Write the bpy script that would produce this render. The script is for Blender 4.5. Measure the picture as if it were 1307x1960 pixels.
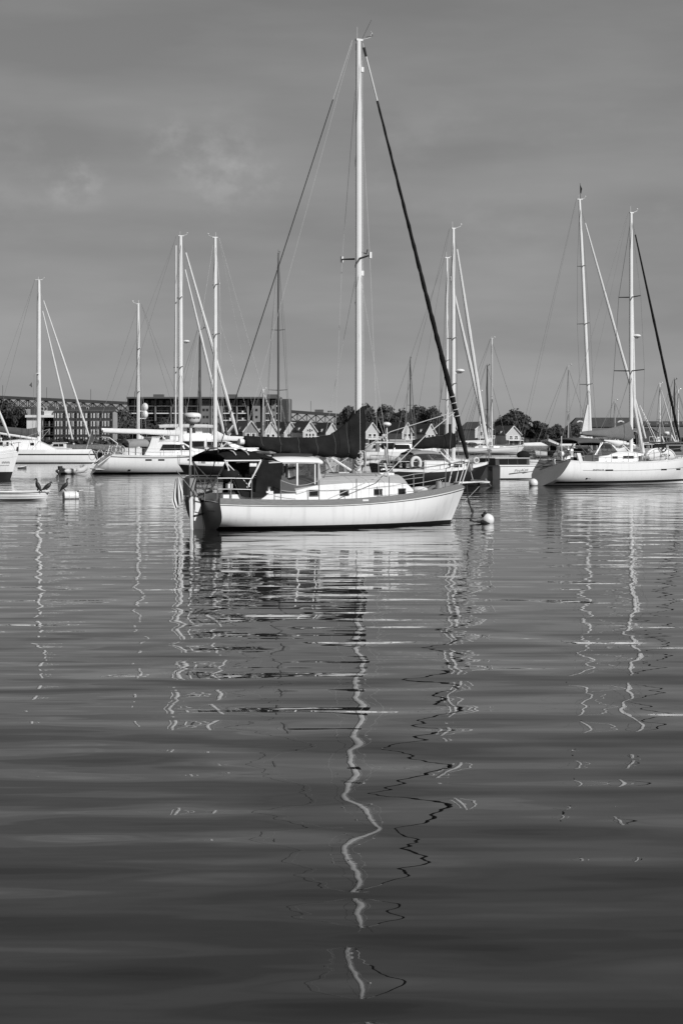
import bpy, bmesh, math, random
from mathutils import Vector, Matrix
R = math.radians
random.seed(7)
S = bpy.context.scene
COL = S.collection
for o in list(bpy.data.objects): bpy.data.objects.remove(o)

# ------------------------------------------------------------------ camera, sky, sun, exposure
CAMH, FP, CX, HY = 2.77, 3811.0, 653.5, 845.0
cam = bpy.data.cameras.new('camera'); camo = bpy.data.objects.new('camera', cam); COL.objects.link(camo)
camo.location = (0, 0, CAMH); camo.rotation_euler = (R(90), 0, 0)
cam.sensor_fit = 'VERTICAL'; cam.sensor_height = 36; cam.sensor_width = 24; cam.lens = 70.0
cam.shift_y = -135 / 1960.0; cam.clip_start = .1; cam.clip_end = 20000
S.camera = camo
S.render.resolution_x, S.render.resolution_y = 682, 1024

SUN_EL, SUN_AZ = 33.0, 133.0      # azimuth clockwise from the view direction (+Y): behind the camera, to the right
W = bpy.data.worlds.new('World'); S.world = W; W.use_nodes = True
nt = W.node_tree; nt.nodes.clear()
def N(t, k, **kw):
    n = t.nodes.new(k)
    for a, b in kw.items(): setattr(n, a, b)
    return n
sky = N(nt, 'ShaderNodeTexSky', sky_type='NISHITA', sun_disc=False)
sky.sun_elevation = R(SUN_EL); sky.sun_rotation = R(SUN_AZ); sky.air_density = 1.0; sky.dust_density = .2; sky.ozone_density = 1.0
sep = N(nt, 'ShaderNodeSeparateColor'); nt.links.new(sky.outputs[0], sep.inputs[0])
def M2(op, a, b, t=None, clamp=False):
    t = t or nt
    n = N(t, 'ShaderNodeMath', operation=op); n.use_clamp = clamp
    for i, v in enumerate((a, b)):
        if v is None: continue
        if isinstance(v, (int, float)): n.inputs[i].default_value = v
        else: t.links.new(v, n.inputs[i])
    return n.outputs[0]
SKY_W = (.62, .30, .08)           # black-and-white film response to the sky's three channels
grey = M2('ADD', M2('ADD', M2('MULTIPLY', sep.outputs[0], SKY_W[0]), M2('MULTIPLY', sep.outputs[1], SKY_W[1])), M2('MULTIPLY', sep.outputs[2], SKY_W[2]))
grey = M2('MULTIPLY', M2('POWER', grey, .40), 1.30)
# thin cloud veils and a few small cumulus puffs, everywhere in the band above the horizon
tc = N(nt, 'ShaderNodeTexCoord')
mp = N(nt, 'ShaderNodeMapping'); mp.inputs['Scale'].default_value = (5, 5, 26); nt.links.new(tc.outputs['Generated'], mp.inputs[0])
veil = N(nt, 'ShaderNodeTexNoise'); veil.inputs['Scale'].default_value = 1.0; veil.inputs['Detail'].default_value = 5; veil.inputs['Roughness'].default_value = .5
nt.links.new(mp.outputs[0], veil.inputs['Vector'])
vr = N(nt, 'ShaderNodeMapRange'); vr.inputs[1].default_value = .40; vr.inputs[2].default_value = .72; vr.inputs[3].default_value = 0; vr.inputs[4].default_value = .30
nt.links.new(veil.outputs[0], vr.inputs[0])
mp2 = N(nt, 'ShaderNodeMapping'); mp2.inputs['Scale'].default_value = (16, 16, 26); mp2.inputs['Location'].default_value = (3.1, 0.4, .35); nt.links.new(tc.outputs['Generated'], mp2.inputs[0])
cum = N(nt, 'ShaderNodeTexNoise'); cum.inputs['Scale'].default_value = 1.0; cum.inputs['Detail'].default_value = 7; cum.inputs['Roughness'].default_value = .56
nt.links.new(mp2.outputs[0], cum.inputs['Vector'])
cr = N(nt, 'ShaderNodeMapRange', interpolation_type='SMOOTHSTEP'); cr.inputs[1].default_value = .52; cr.inputs[2].default_value = .76; cr.inputs[3].default_value = 0; cr.inputs[4].default_value = .55
nt.links.new(cum.outputs[0], cr.inputs[0])
mp4 = N(nt, 'ShaderNodeMapping'); mp4.inputs['Scale'].default_value = (60, 60, 75); nt.links.new(tc.outputs['Generated'], mp4.inputs[0])
pf = N(nt, 'ShaderNodeTexNoise'); pf.inputs['Scale'].default_value = 1.0; pf.inputs['Detail'].default_value = 6; pf.inputs['Roughness'].default_value = .6; nt.links.new(mp4.outputs[0], pf.inputs['Vector'])
pr_ = N(nt, 'ShaderNodeMapRange', interpolation_type='SMOOTHSTEP'); pr_.inputs[1].default_value = .38; pr_.inputs[2].default_value = .72; pr_.inputs[3].default_value = 0; pr_.inputs[4].default_value = .30; nt.links.new(pf.outputs[0], pr_.inputs[0])
puff = pr_.outputs[0]
sxyz = N(nt, 'ShaderNodeSeparateXYZ'); nt.links.new(tc.outputs['Generated'], sxyz.inputs[0])
band = N(nt, 'ShaderNodeMapRange', interpolation_type='SMOOTHSTEP'); band.inputs[1].default_value = .075; band.inputs[2].default_value = .125
nt.links.new(sxyz.outputs[2], band.inputs[0])
band2 = N(nt, 'ShaderNodeMapRange', interpolation_type='SMOOTHSTEP'); band2.inputs[1].default_value = .19; band2.inputs[2].default_value = .14
nt.links.new(sxyz.outputs[2], band2.inputs[0])
cl = M2('MULTIPLY', M2('MULTIPLY', M2('MULTIPLY', cr.outputs[0], band.outputs[0]), band2.outputs[0]), .35)
nrm = N(nt, 'ShaderNodeVectorMath', operation='NORMALIZE'); nt.links.new(tc.outputs['Generated'], nrm.inputs[0])
for (cx_, cy_, cr_, ck_) in ((152, 345, .020, 1.0), (425, 318, .034, 1.0), (330, 272, .022, .8), (520, 345, .014, .6), (85, 365, .016, .5), (1500, 300, .05, .8), (-500, 330, .05, .8)):      # small cumulus puffs
    dv = Vector(((cx_ - CX) / FP, 1, (HY - cy_) / FP)).normalized()
    ds = N(nt, 'ShaderNodeVectorMath', operation='DISTANCE'); nt.links.new(nrm.outputs[0], ds.inputs[0]); ds.inputs[1].default_value = dv
    g = N(nt, 'ShaderNodeMapRange', interpolation_type='SMOOTHSTEP'); g.inputs[1].default_value = cr_; g.inputs[2].default_value = cr_ * .15; g.inputs[3].default_value = 0; g.inputs[4].default_value = ck_; nt.links.new(ds.outputs['Value'], g.inputs[0])
    cl = M2('ADD', cl, M2('MULTIPLY', g.outputs[0], puff))
tot = M2('ADD', M2('ADD', vr.outputs[0], cl), 1.0)
grey = M2('MULTIPLY', grey, tot)
cmb = N(nt, 'ShaderNodeCombineColor')
for i in range(3): nt.links.new(grey, cmb.inputs[i])
bg = N(nt, 'ShaderNodeBackground'); bg.inputs[1].default_value = .096
nt.links.new(cmb.outputs[0], bg.inputs[0])
wo = N(nt, 'ShaderNodeOutputWorld'); nt.links.new(bg.outputs[0], wo.inputs[0])

sl = bpy.data.lights.new('sun', 'SUN'); sl.energy = 4.0; sl.angle = R(.53); sl.color = (1, 1, 1)
so = bpy.data.objects.new('sun', sl); COL.objects.link(so)
az = R(SUN_AZ); el = R(SUN_EL)
sdir = Vector((math.sin(az) * math.cos(el), math.cos(az) * math.cos(el), math.sin(el)))
so.rotation_euler = (-sdir).to_track_quat('-Z', 'Y').to_euler(); so.location = sdir * 80
S.view_settings.view_transform = 'Standard'; S.view_settings.look = 'None'; S.view_settings.exposure = 0; S.view_settings.gamma = 1
S.view_settings.use_curve_mapping = False

# ------------------------------------------------------------------ materials (a black-and-white world: neutral greys)
MATS = {}
def mat(name, g, rough=.5, metal=0, var=.12, scale=3.0, bump=0, bscale=40, spec=.5, stretch=(1, 1, 1), streak=0):
    if name in MATS: return MATS[name]
    m = bpy.data.materials.new(name); m.use_nodes = True; t = m.node_tree
    b = t.nodes['Principled BSDF']
    b.inputs['Roughness'].default_value = rough; b.inputs['Metallic'].default_value = metal; b.inputs['Specular IOR Level'].default_value = spec
    tcn = N(t, 'ShaderNodeTexCoord'); mpn = N(t, 'ShaderNodeMapping'); mpn.inputs['Scale'].default_value = stretch
    t.links.new(tcn.outputs['Object'], mpn.inputs[0])
    nz = N(t, 'ShaderNodeTexNoise'); nz.inputs['Scale'].default_value = scale; nz.inputs['Detail'].default_value = 5; nz.inputs['Roughness'].default_value = .6
    t.links.new(mpn.outputs[0], nz.inputs['Vector'])
    mr = N(t, 'ShaderNodeMapRange'); mr.inputs[1].default_value = .25; mr.inputs[2].default_value = .75
    mr.inputs[3].default_value = g * (1 - var); mr.inputs[4].default_value = g * (1 + var); t.links.new(nz.outputs[0], mr.inputs[0])
    val = mr.outputs[0]
    if streak:      # run-off stains: thin vertical streaks
        mp3 = N(t, 'ShaderNodeMapping'); mp3.inputs['Scale'].default_value = (3.5, 3.5, .25); t.links.new(tcn.outputs['Object'], mp3.inputs[0])
        n3 = N(t, 'ShaderNodeTexNoise'); n3.inputs['Scale'].default_value = 1.6; n3.inputs['Detail'].default_value = 4; t.links.new(mp3.outputs[0], n3.inputs['Vector'])
        r3 = N(t, 'ShaderNodeMapRange'); r3.inputs[1].default_value = .5; r3.inputs[2].default_value = .8; r3.inputs[3].default_value = 1; r3.inputs[4].default_value = 1 - streak
        t.links.new(n3.outputs[0], r3.inputs[0]); val = M2('MULTIPLY', val, r3.outputs[0], t)
    cc = N(t, 'ShaderNodeCombineColor')
    for i in range(3): t.links.new(val, cc.inputs[i])
    t.links.new(cc.outputs[0], b.inputs['Base Color'])
    if bump:
        n2 = N(t, 'ShaderNodeTexNoise'); n2.inputs['Scale'].default_value = bscale; n2.inputs['Detail'].default_value = 3
        t.links.new(mpn.outputs[0], n2.inputs['Vector'])
        bn = N(t, 'ShaderNodeBump'); bn.inputs['Strength'].default_value = 1; bn.inputs['Distance'].default_value = bump
        t.links.new(n2.outputs[0], bn.inputs['Height']); t.links.new(bn.outputs[0], b.inputs['Normal'])
    MATS[name] = m
    return m
GEL = mat('white_gelcoat', .80, .28, var=.03, scale=1.5, streak=.10)
GELB = mat('white_topside_paint', .79, .24, var=.04, scale=.9, streak=.17, bump=.004, bscale=1.3)
DECK = mat('pale_deck', .60, .6, var=.06, scale=4)
BLACKP = mat('black_bottom_paint', .012, .5, var=.3)
DARKH = mat('dark_hull_paint', .022, .12, var=.15, scale=1)
DGREY = mat('dark_grey_paint', .10, .4, var=.1)
STRIPE = mat('dark_stripe_paint', .03, .3)
TEAK = mat('weathered_teak', .20, .7, var=.25, scale=6, stretch=(.4, 6, 6), bump=.002, bscale=20)
ALU = mat('white_painted_spar', .73, .3, var=.09, scale=1.1)
ALUG = mat('grey_anodised_spar', .42, .35, var=.06, scale=2)
DSPAR = mat('dark_spar', .05, .4)
STEEL = mat('stainless_steel', .48, .48, metal=1, var=.06)
WTUBE = mat('white_tube', .78, .35, var=.03)
WIRE = mat('rigging_wire', .30, .4, metal=.5)
WIREL = mat('pale_rigging_rod', .55, .4)
ROPE = mat('pale_rope', .52, .9, var=.2, scale=30, bump=.003, bscale=60)
DROPE = mat('dark_rope', .03, .9, var=.3, scale=20)
CANV = mat('black_canvas', .014, .85, var=.45, scale=2.2, bump=.035, bscale=3.2, spec=.12)
CANVG = mat('grey_canvas', .085, .85, var=.15, scale=3, bump=.012, bscale=5)
CANVW = mat('white_canvas', .66, .8, var=.06, scale=3, bump=.012, bscale=5)
CANVM = mat('faded_grey_canvas', .26, .85, var=.12, scale=3, bump=.01, bscale=5)
RUB = mat('black_rubber', .02, .5)
PLAST = mat('white_plastic', .74, .4, var=.03)
GREYP = mat('grey_plastic', .25, .5, var=.08)
HYPA = mat('pale_grey_inflatable_fabric', .52, .55, var=.06)
PORT = mat('dark_window', .012, .06, var=.2)
LETTER = mat('dark_lettering', .04, .5)
WHITEL = mat('white_lettering', .75, .5)
FEATH = mat('dark_feather', .022, .5, var=.4, scale=25, bump=.004, bscale=60)
BILL = mat('bill_horn', .12, .5)
# clear vinyl / glass panes that show what lies behind
def glassmat(name, tint, mix):
    m = bpy.data.materials.new(name); m.use_nodes = True; t = m.node_tree; t.nodes.clear()
    o = N(t, 'ShaderNodeOutputMaterial'); mx = N(t, 'ShaderNodeMixShader'); tr = N(t, 'ShaderNodeBsdfTransparent'); p = N(t, 'ShaderNodeBsdfPrincipled')
    nz = N(t, 'ShaderNodeTexNoise'); nz.inputs['Scale'].default_value = 3
    mr = N(t, 'ShaderNodeMapRange'); mr.inputs[3].default_value = mix - .1; mr.inputs[4].default_value = mix + .1
    t.links.new(nz.outputs[0], mr.inputs[0]); t.links.new(mr.outputs[0], mx.inputs[0])
    tr.inputs[0].default_value = (.8, .8, .8, 1)
    p.inputs['Base Color'].default_value = (tint, tint, tint, 1); p.inputs['Roughness'].default_value = .08
    t.links.new(tr.outputs[0], mx.inputs[1]); t.links.new(p.outputs[0], mx.inputs[2]); t.links.new(mx.outputs[0], o.inputs[0])
    return m
VINYL = glassmat('clear_vinyl', .05, .62)
VINYLD = glassmat('smoked_vinyl', .04, .75)

# ------------------------------------------------------------------ mesh helpers
class MB:
    def __init__(s): s.v = []; s.f = []; s.m = []
    def add(s, vs, fs, mi=0):
        n = len(s.v); s.v += [tuple(p) for p in vs]
        for f in fs: s.f.append(tuple(i + n for i in f)); s.m.append(mi)
        return s
    def tube(s, pts, r, n=8, mi=0, cap=True, sq=1.0):
        pts = [Vector(p) for p in pts]
        rr = r if isinstance(r, (list, tuple)) else [r] * len(pts)
        up = None; rings = []
        for i, p in enumerate(pts):
            d = (pts[min(i + 1, len(pts) - 1)] - pts[max(i - 1, 0)])
            d = d.normalized() if d.length > 1e-9 else Vector((0, 0, 1))
            if up is None: up = Vector((0, 0, 1)) if abs(d.z) < .9 else Vector((1, 0, 0))
            a = d.cross(up)
            if a.length < 1e-6: a = d.orthogonal()
            a.normalize(); b = a.cross(d).normalized(); up = b
            rings.append([p + (a * math.cos(2 * math.pi * k / n) * sq + b * math.sin(2 * math.pi * k / n)) * rr[i] for k in range(n)])
        return s.loft(rings, True, cap, mi)
    def loft(s, rings, closed=True, cap=True, mi=0, mis=None):
        n = len(rings[0]); base = len(s.v)
        for r in rings: s.v += [tuple(p) for p in r]
        for i in range(len(rings) - 1):
            for k in range(n if closed else n - 1):
                k2 = (k + 1) % n
                s.f.append((base + i * n + k, base + i * n + k2, base + (i + 1) * n + k2, base + (i + 1) * n + k)); s.m.append(mis[k] if mis else mi)
        if cap:
            s.f.append(tuple(base + k for k in range(n - 1, -1, -1))); s.m.append(mi)
            s.f.append(tuple(base + (len(rings) - 1) * n + k for k in range(n))); s.m.append(mi)
        return s
    def box(s, c, d, rz=0, mi=0, ry=0):
        hx, hy, hz = d[0] / 2, d[1] / 2, d[2] / 2
        m = Matrix.Rotation(rz, 3, 'Z') @ Matrix.Rotation(ry, 3, 'Y'); c = Vector(c)
        vs = [c + m @ Vector((x * hx, y * hy, z * hz)) for x in (-1, 1) for y in (-1, 1) for z in (-1, 1)]
        return s.add(vs, [(0, 1, 3, 2), (4, 6, 7, 5), (0, 4, 5, 1), (2, 3, 7, 6), (0, 2, 6, 4), (1, 5, 7, 3)], mi)
    def ball(s, c, r, nu=12, nv=8, sc=(1, 1, 1), mi=0):
        c = Vector(c); rings = []
        for j in range(nv + 1):
            a = -math.pi / 2 + math.pi * j / nv; q = max(math.cos(a), .02)
            rings.append([c + Vector((q * math.cos(2 * math.pi * k / nu) * r * sc[0], q * math.sin(2 * math.pi * k / nu) * r * sc[1], math.sin(a) * r * sc[2])) for k in range(nu)])
        return s.loft(rings, True, True, mi)
    def build(s, name, mats, parent=None, smooth=True, ang=38):
        me = bpy.data.meshes.new(name); me.from_pydata(s.v, [], s.f)
        if not isinstance(mats, (list, tuple)): mats = [mats]
        for m in mats: me.materials.append(m)
        if len(mats) > 1: me.polygons.foreach_set('material_index', s.m)
        bm = bmesh.new(); bm.from_mesh(me); bmesh.ops.recalc_face_normals(bm, faces=bm.faces); bm.to_mesh(me); bm.free()
        if smooth:
            me.polygons.foreach_set('use_smooth', [True] * len(me.polygons)); me.set_sharp_from_angle(angle=R(ang))
        me.update()
        o = bpy.data.objects.new(name, me); COL.objects.link(o)
        if parent: o.parent = parent
        return o
def tag(o, label=None, cat=None, group=None, kind=None):
    for k, v in (('label', label), ('category', cat), ('group', group), ('kind', kind)):
        if v: o[k] = v
    return o
def empty(name, loc, rz=0, label=None, cat=None, group=None):
    o = bpy.data.objects.new(name, None); COL.objects.link(o); o.location = loc; o.rotation_euler = (0, 0, rz); o.empty_display_size = .2
    return tag(o, label, cat, group)
def T(name, pts, r, m, parent, n=6, **k): return MB().tube(pts, r, n, **k).build(name, m, parent)
def BX(name, c, d, m, parent, **k): return MB().box(c, d, **k).build(name, m, parent, smooth=False)
def at(px, py, D): return Vector(((px - CX) / FP * D, D, CAMH - (py - HY) / FP * D))
def zat(py, D): return CAMH - (py - HY) / FP * D
def copy_tree(o, parent=None):
    c = o.copy(); COL.objects.link(c); c.parent = parent
    for ch in o.children: copy_tree(ch, c)
    return c
def text(name, body, size, m, parent, mw, shear=0, ex=.004):
    cu = bpy.data.curves.new(name, 'FONT'); cu.body = body; cu.size = size; cu.align_x = 'CENTER'; cu.align_y = 'CENTER'; cu.extrude = ex; cu.shear = shear
    o = bpy.data.objects.new(name, cu); COL.objects.link(o)
    me = bpy.data.meshes.new_from_object(o.evaluated_get(bpy.context.evaluated_depsgraph_get())); bpy.data.objects.remove(o)
    me.materials.clear(); me.materials.append(m)
    o = bpy.data.objects.new(name, me); COL.objects.link(o); o.parent = parent; o.matrix_local = mw
    return o
def axes(o, x, y):                     # matrix with local x, y axes and origin
    x = Vector(x).normalized(); z = x.cross(Vector(y)).normalized(); y = z.cross(x)
    return Matrix(((x.x, y.x, z.x, o[0]), (x.y, y.y, z.y, o[1]), (x.z, y.z, z.z, o[2]), (0, 0, 0, 1)))
def lerp(a, b, t): return a + (b - a) * t
def interp(tab, x, k):
    if x <= tab[0][0]: return tab[0][k]
    for a, b in zip(tab, tab[1:]):
        if x <= b[0]: return lerp(a[k], b[k], (x - a[0]) / (b[0] - a[0]))
    return tab[-1][k]

# ------------------------------------------------------------------ hull, cabin, rig builders (local x forward, y to port, z up from the waterline)
class Hull:
    def __init__(h, xa, xf, B, fb, rb, rs, tr, tm=.45, p=2.2, draft=.55, sd=.12, kk=3.8):
        h.xa, h.xf, h.B, h.fb, h.rb, h.rs, h.tr, h.tm, h.p, h.draft, h.sd, h.kk = xa, xf, B, fb, rb, rs, tr, tm, p, draft, sd, kk
    def t(h, x): return min(1, max(0, (x - h.xa) / (h.xf - h.xa)))
    def sheer_t(h, t):
        s, m, b = h.fb
        return m + (s - m) * ((.35 - t) / .35) ** 2 if t < .35 else m + (b - m) * ((t - .35) / .65) ** 1.8
    def hb_t(h, t):
        if t < h.tm: return h.B / 2 * (h.tr + (1 - h.tr) * math.sin(math.pi / 2 * t / h.tm))
        return max(.015, h.B / 2 * (1 - ((t - h.tm) / (1 - h.tm)) ** h.p))
    def sheer(h, x): return h.sheer_t(h.t(x))
    def hb(h, x): return h.hb_t(h.t(x))
    def pt(h, t, z, side):
        sh = h.sheer_t(t); d = lerp(h.sd, h.draft, min(1, t / .35) ** .8)
        d = lerp(d, h.draft * .6, max(0, (t - .8) / .2))
        w = min(1, max(0, (z + d) / (sh + d))); k = h.kk if t < .5 else lerp(h.kk, 1.2, ((t - .5) / .5) ** 1.3)
        y = h.hb_t(t) * (1 - (1 - w) ** k)
        q = 1 - z / sh
        x = lerp(h.xa, h.xf, t) + q * (h.rs * (1 - t) ** 6 - h.rb * t ** 6)
        return Vector((x, side * y, z))
    def side(h, x, z, off=0):           # a point on the starboard topside
        lo, hi = 0, 1
        for _ in range(24):
            md = (lo + hi) / 2
            if h.pt(md, z, -1).x < x: lo = md
            else: hi = md
        p = h.pt(lo, z, -1); return Vector((p.x, p.y - off, p.z))
    def build(h, root, mats, zb=.08, boot=.16, stripe=(.86, .90), transom=None, deck=None, rail=None, railh=.1, railw=.05, n=36, stripe_stop=0.0):
        # mats: bottom, boot, topside, stripe
        ts = [i / n for i in range(n + 1)]
        rings = []
        for t in ts:
            sh = h.sheer_t(t); d = lerp(h.sd, h.draft, min(1, t / .35) ** .8); d = lerp(d, h.draft * .6, max(0, (t - .8) / .2))
            zz = [-d, -d * .5, 0.0, zb, boot] + [lerp(boot, sh, f) for f in (.2, .4, .6, .75)] + [sh * stripe[0], sh * stripe[1], sh]
            zz = sorted(zz)
            rings.append([h.pt(t, z, -1) for z in reversed(zz)] + [h.pt(t, z, 1) for z in zz[1:]])
        k = len(rings[0]); nz = (k + 1) // 2
        mi = []
        for i in range(nz - 1):           # bands counted from the sheer down
            j = nz - 2 - i
            mi.append(0 if j <= 2 else 1 if j == 3 else 3 if j == nz - 3 else 2)
        mis = mi + mi[::-1]
        m = MB(); m.loft(rings, False, False, 2, mis + [2])
        hu = m.build('hull', mats, root, ang=50)
        r0 = rings[0]; m = MB(); m.add(r0, [tuple(range(len(r0)))]); m.build('transom', transom or mats[2], root, smooth=False)
        if deck:
            rr = []
            for t in ts:
                sh = h.sheer_t(t) - .015; b = h.hb_t(t) - .01; x = lerp(h.xa, h.xf, t)
                rr.append([Vector((x, y * b, sh + .07 * (1 - y * y) * min(1, b))) for y in (-1, -.6, 0, .6, 1)])
            MB().loft(rr, False, False).build('deck', deck, root)
        if rail:
            for sd in (-1, 1):
                rr = []
                for t in ts:
                    p = h.pt(t, h.sheer_t(t), sd); o = Vector((0, sd, 0))
                    rr.append([p + o * .012 + Vector((0, 0, -.03)), p + o * .012 + Vector((0, 0, railh)), p - o * min(railw, abs(p.y) * .8) + Vector((0, 0, railh)), p - o * min(railw, abs(p.y) * .8) + Vector((0, 0, -.03))])
                MB().loft(rr, True, True).build('toe_rail', rail, root)
        return hu
def cabin(root, st, m, name='cabin', cap=True, drop=.12, side=.955):
    rr = []
    for (x, w, zb, zt) in st:
        d = min(drop, (zt - zb) * .4)
        rr.append([Vector((x, a * w, z)) for a, z in ((-1, zb), (-side, zt - d), (-side * .93, zt - d * .25), (-.78, zt), (-.35, zt + .04), (.35, zt + .04), (.78, zt), (side * .93, zt - d * .25), (side, zt - d), (1, zb))])
    return MB().loft(rr, True, True).build(name, m, root, ang=42)
def cabside(st, x, z, side=.955, drop=.12):
    w = interp(st, x, 1); zb = interp(st, x, 2); zt = interp(st, x, 3); d = min(drop, (zt - zb) * .4)
    return w * lerp(1, side, min(1, max(0, (z - zb) / max(.01, zt - d - zb))))
def window(parent, st, x0, x1, z0, z1, m=None, frame=None, sides=(-1, 1), sl=0, sr=0, name='window'):
    # panes standing 6 mm proud of the cabin side; sl / sr slant the ends
    for sd in sides:
        mb = MB()
        n = max(2, int((x1 - x0) / .3) + 1); rr = []
        for i in range(n + 1):
            q = i / n; xa = lerp(x0, x1, q); xt = lerp(x0 + sl, x1 - sr, q)
            pa = Vector((xa, sd * (cabside(st, xa, z0) + .008), z0)); pb = Vector((xt, sd * (cabside(st, xt, z1) + .008), z1)); o = Vector((0, -sd * .03, 0))
            rr.append([pa, pb, pb + o, pa + o])
        w = mb.loft(rr, True, True).build(name, m or PORT, parent, smooth=False)
        if frame:
            fb = MB(); e = .018
            pts = [Vector((x0 - e, sd * (cabside(st, x0, z0) + .006), z0 - e)), Vector((x1 + e, sd * (cabside(st, x1, z0) + .006), z0 - e)), Vector((x1 - sr + e, sd * (cabside(st, x1, z1) + .006), z1 + e)), Vector((x0 + sl - e, sd * (cabside(st, x0, z1) + .006), z1 + e))]
            fb.tube(pts + [pts[0]], .014, 5, cap=False); fb.build('frame', frame, w)
def rig(root, H, cfg, hull, D):
    rr = cfg.get('rr', max(.006, .00010 * D)); z0 = cfg.get('z0', .8); rk = cfg.get('rake', 0.0); mr = cfg.get('mr', .1)
    mm = cfg.get('mm', ALU); x0 = cfg.get('mx', 0.0)
    def mp(z): return Vector((x0 - rk * (z - z0), 0, z))
    mast = MB().tube([mp(z0), mp(lerp(z0, H, .5)), mp(H * .85), mp(H)], [mr, mr, mr * .92, mr * .7], 12, sq=.8).build('mast', mm, root)
    hd = MB(); hd.box(mp(H) + Vector((.02, 0, .03)), (mr * (2.6 + .8 * math.sin(H * 7)), mr * .9, .07)); hd.tube([mp(H) + Vector((mr, 0, .05)), mp(H) + Vector((mr + .35, 0, .16)), mp(H) + Vector((mr + .4, 0, .32))], rr * 1.1, 5)
    hd.tube([mp(H) + Vector((-.05, 0, .05)), mp(H) + Vector((-.05, 0, .45))], rr, 5); hd.ball(mp(H) + Vector((mr + .4, 0, .3)), rr * 4, 6, 4)
    hd.build('masthead_fitting', mm, mast)
    sp = cfg.get('spr', [(H * .52, .85)]); tips = {1: [], -1: []}
    for (z, l) in sp:
        for sd in (-1, 1):
            tip = mp(z) + Vector((-.12 * l, sd * l, .05)); tips[sd].append(tip)
            MB().tube([mp(z), tip], [mr * .32, mr * .22], 6).build('spreader', cfg.get('sm', mm), mast)
    chain = cfg.get('chain', -.15)
    for sd in (-1, 1):
        base = Vector((x0 + chain, sd * hull.hb(x0 + chain) * .93, hull.sheer(x0 + chain)))
        T('shroud', [mp(H * cfg.get('sh', .985))] + tips[sd][::-1] + [base], rr, cfg.get('wm', WIRE), root, 5)
        low = mp(sp[0][0] - .1)
        for dx in cfg.get('lowers', (-.7, .6)):
            xx = x0 + chain + dx
            T('lower_shroud', [low, Vector((xx, sd * hull.hb(xx) * .93, hull.sheer(xx)))], rr * .85, cfg.get('wm', WIRE), root, 5)
    if cfg.get('back', True):
        T('backstay', [mp(H) + Vector((-mr * 2, 0, 0)), Vector((hull.xa + .1, 0, hull.sheer_t(0) + .1))], rr, cfg.get('wm', WIRE), root, 5)
    for (xf, frac, r, m) in cfg.get('jibs', []):
        top = mp(H * frac) + Vector((mr, 0, 0)); ft = Vector((xf, 0, hull.sheer(min(xf, hull.xf - .05)) + .12))
        T('forestay', [top, ft], rr, cfg.get('wm', WIRE), root, 5)
        if r > 0:
            L = ft - top; a = .05; pts = []; rd = []
            for i in range(25):
                q = lerp(a, .93, i / 24); pts.append(top + L * q + Vector((0, 0, 0))); rd.append(r * (.45 + .55 * min(1, (q - a) * 2.2 + .1)) * (1 + .10 * math.sin(i * 2.1) * (q > .4)) * (1 if q < .88 else 1 - (q - .88) * 7))
            MB().tube(pts, rd, 8).build('furled_sail', m, root)
            d = MB(); pz = top + L * .965; d.tube([pz - L.normalized() * .08, pz + L.normalized() * .1], r * 1.2, 8); d.build('furling_drum', cfg.get('drum', STEEL), root)
    b = cfg.get('boom')
    if b:
        zb, ln, cov, rise = b['z'], b['l'], b.get('cover'), b.get('rise', 0)
        bo = MB().tube([mp(zb) + Vector((-mr, 0, 0)), mp(zb) + Vector((-ln, 0, rise))], b.get('r', .07), 8).build('boom', b.get('m', mm), root)
        if cov:
            h0, h1, hm = b.get('h0', .3), b.get('h1', 1.3), b.get('hm', .4); w = b.get('w', .17); rg = []
            n = 26
            for i in range(n + 1):
                q = i / n; x = lerp(-ln * .985, .12, q); base = zb + rise * max(0, -x / ln) - b.get('under', .12)
                hh = lerp(h0, hm, min(1, q / .55)) + (h1 - hm) * max(0, (q - b.get('k', .62)) / (1 - b.get('k', .62))) ** 1.7
                ww = w * (1 - .35 * max(0, (q - .7) / .3)) * (1 + .08 * math.sin(i * 1.9)) * (.8 if i == 0 else 1)
                wr = .012 * math.sin(i * 2.7)
                ring = []
                for a, c in ((0, 0), (.75, .05), (1, .22), (.92, .45), (.6, .75), (.25, .96), (0, 1), (-.25, .96), (-.6, .75), (-.92, .45), (-1, .22), (-.75, .05)):
                    ring.append(mp(base) * 1.0 + Vector((x - mp(base).x + mp(base).x, a * ww + wr * (c > .3), c * hh - (.03 * math.sin(q * 9) if c == 0 else 0))))
                rg.append(ring)
            MB().loft(rg, True, True).build('sail_cover', cov, bo, ang=60)
        if b.get('vang', True):
            T('vang', [mp(z0 + .15), mp(zb) + Vector((-ln * .3, 0, rise * .3 - .05))], .03, cfg.get('vm', mm), root)
        T('topping_lift', [mp(H) + Vector((-mr * 2, 0, -.1)), mp(zb) + Vector((-ln, 0, rise))], rr * .6, cfg.get('wm', WIRE), root, 4)
    if cfg.get('radar'):
        z = cfg['radar']; p = mp(z) + Vector((mr + .32, 0, .08))
        ra = MB().ball(p, .3, 14, 8, (1, 1, .42)).build('radome', PLAST, mast)
        MB().box(mp(z) + Vector((mr + .14, 0, -.06)), (.5, .12, .06)).build('bracket', ALU, ra, smooth=False)
    return mp, mast
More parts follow.
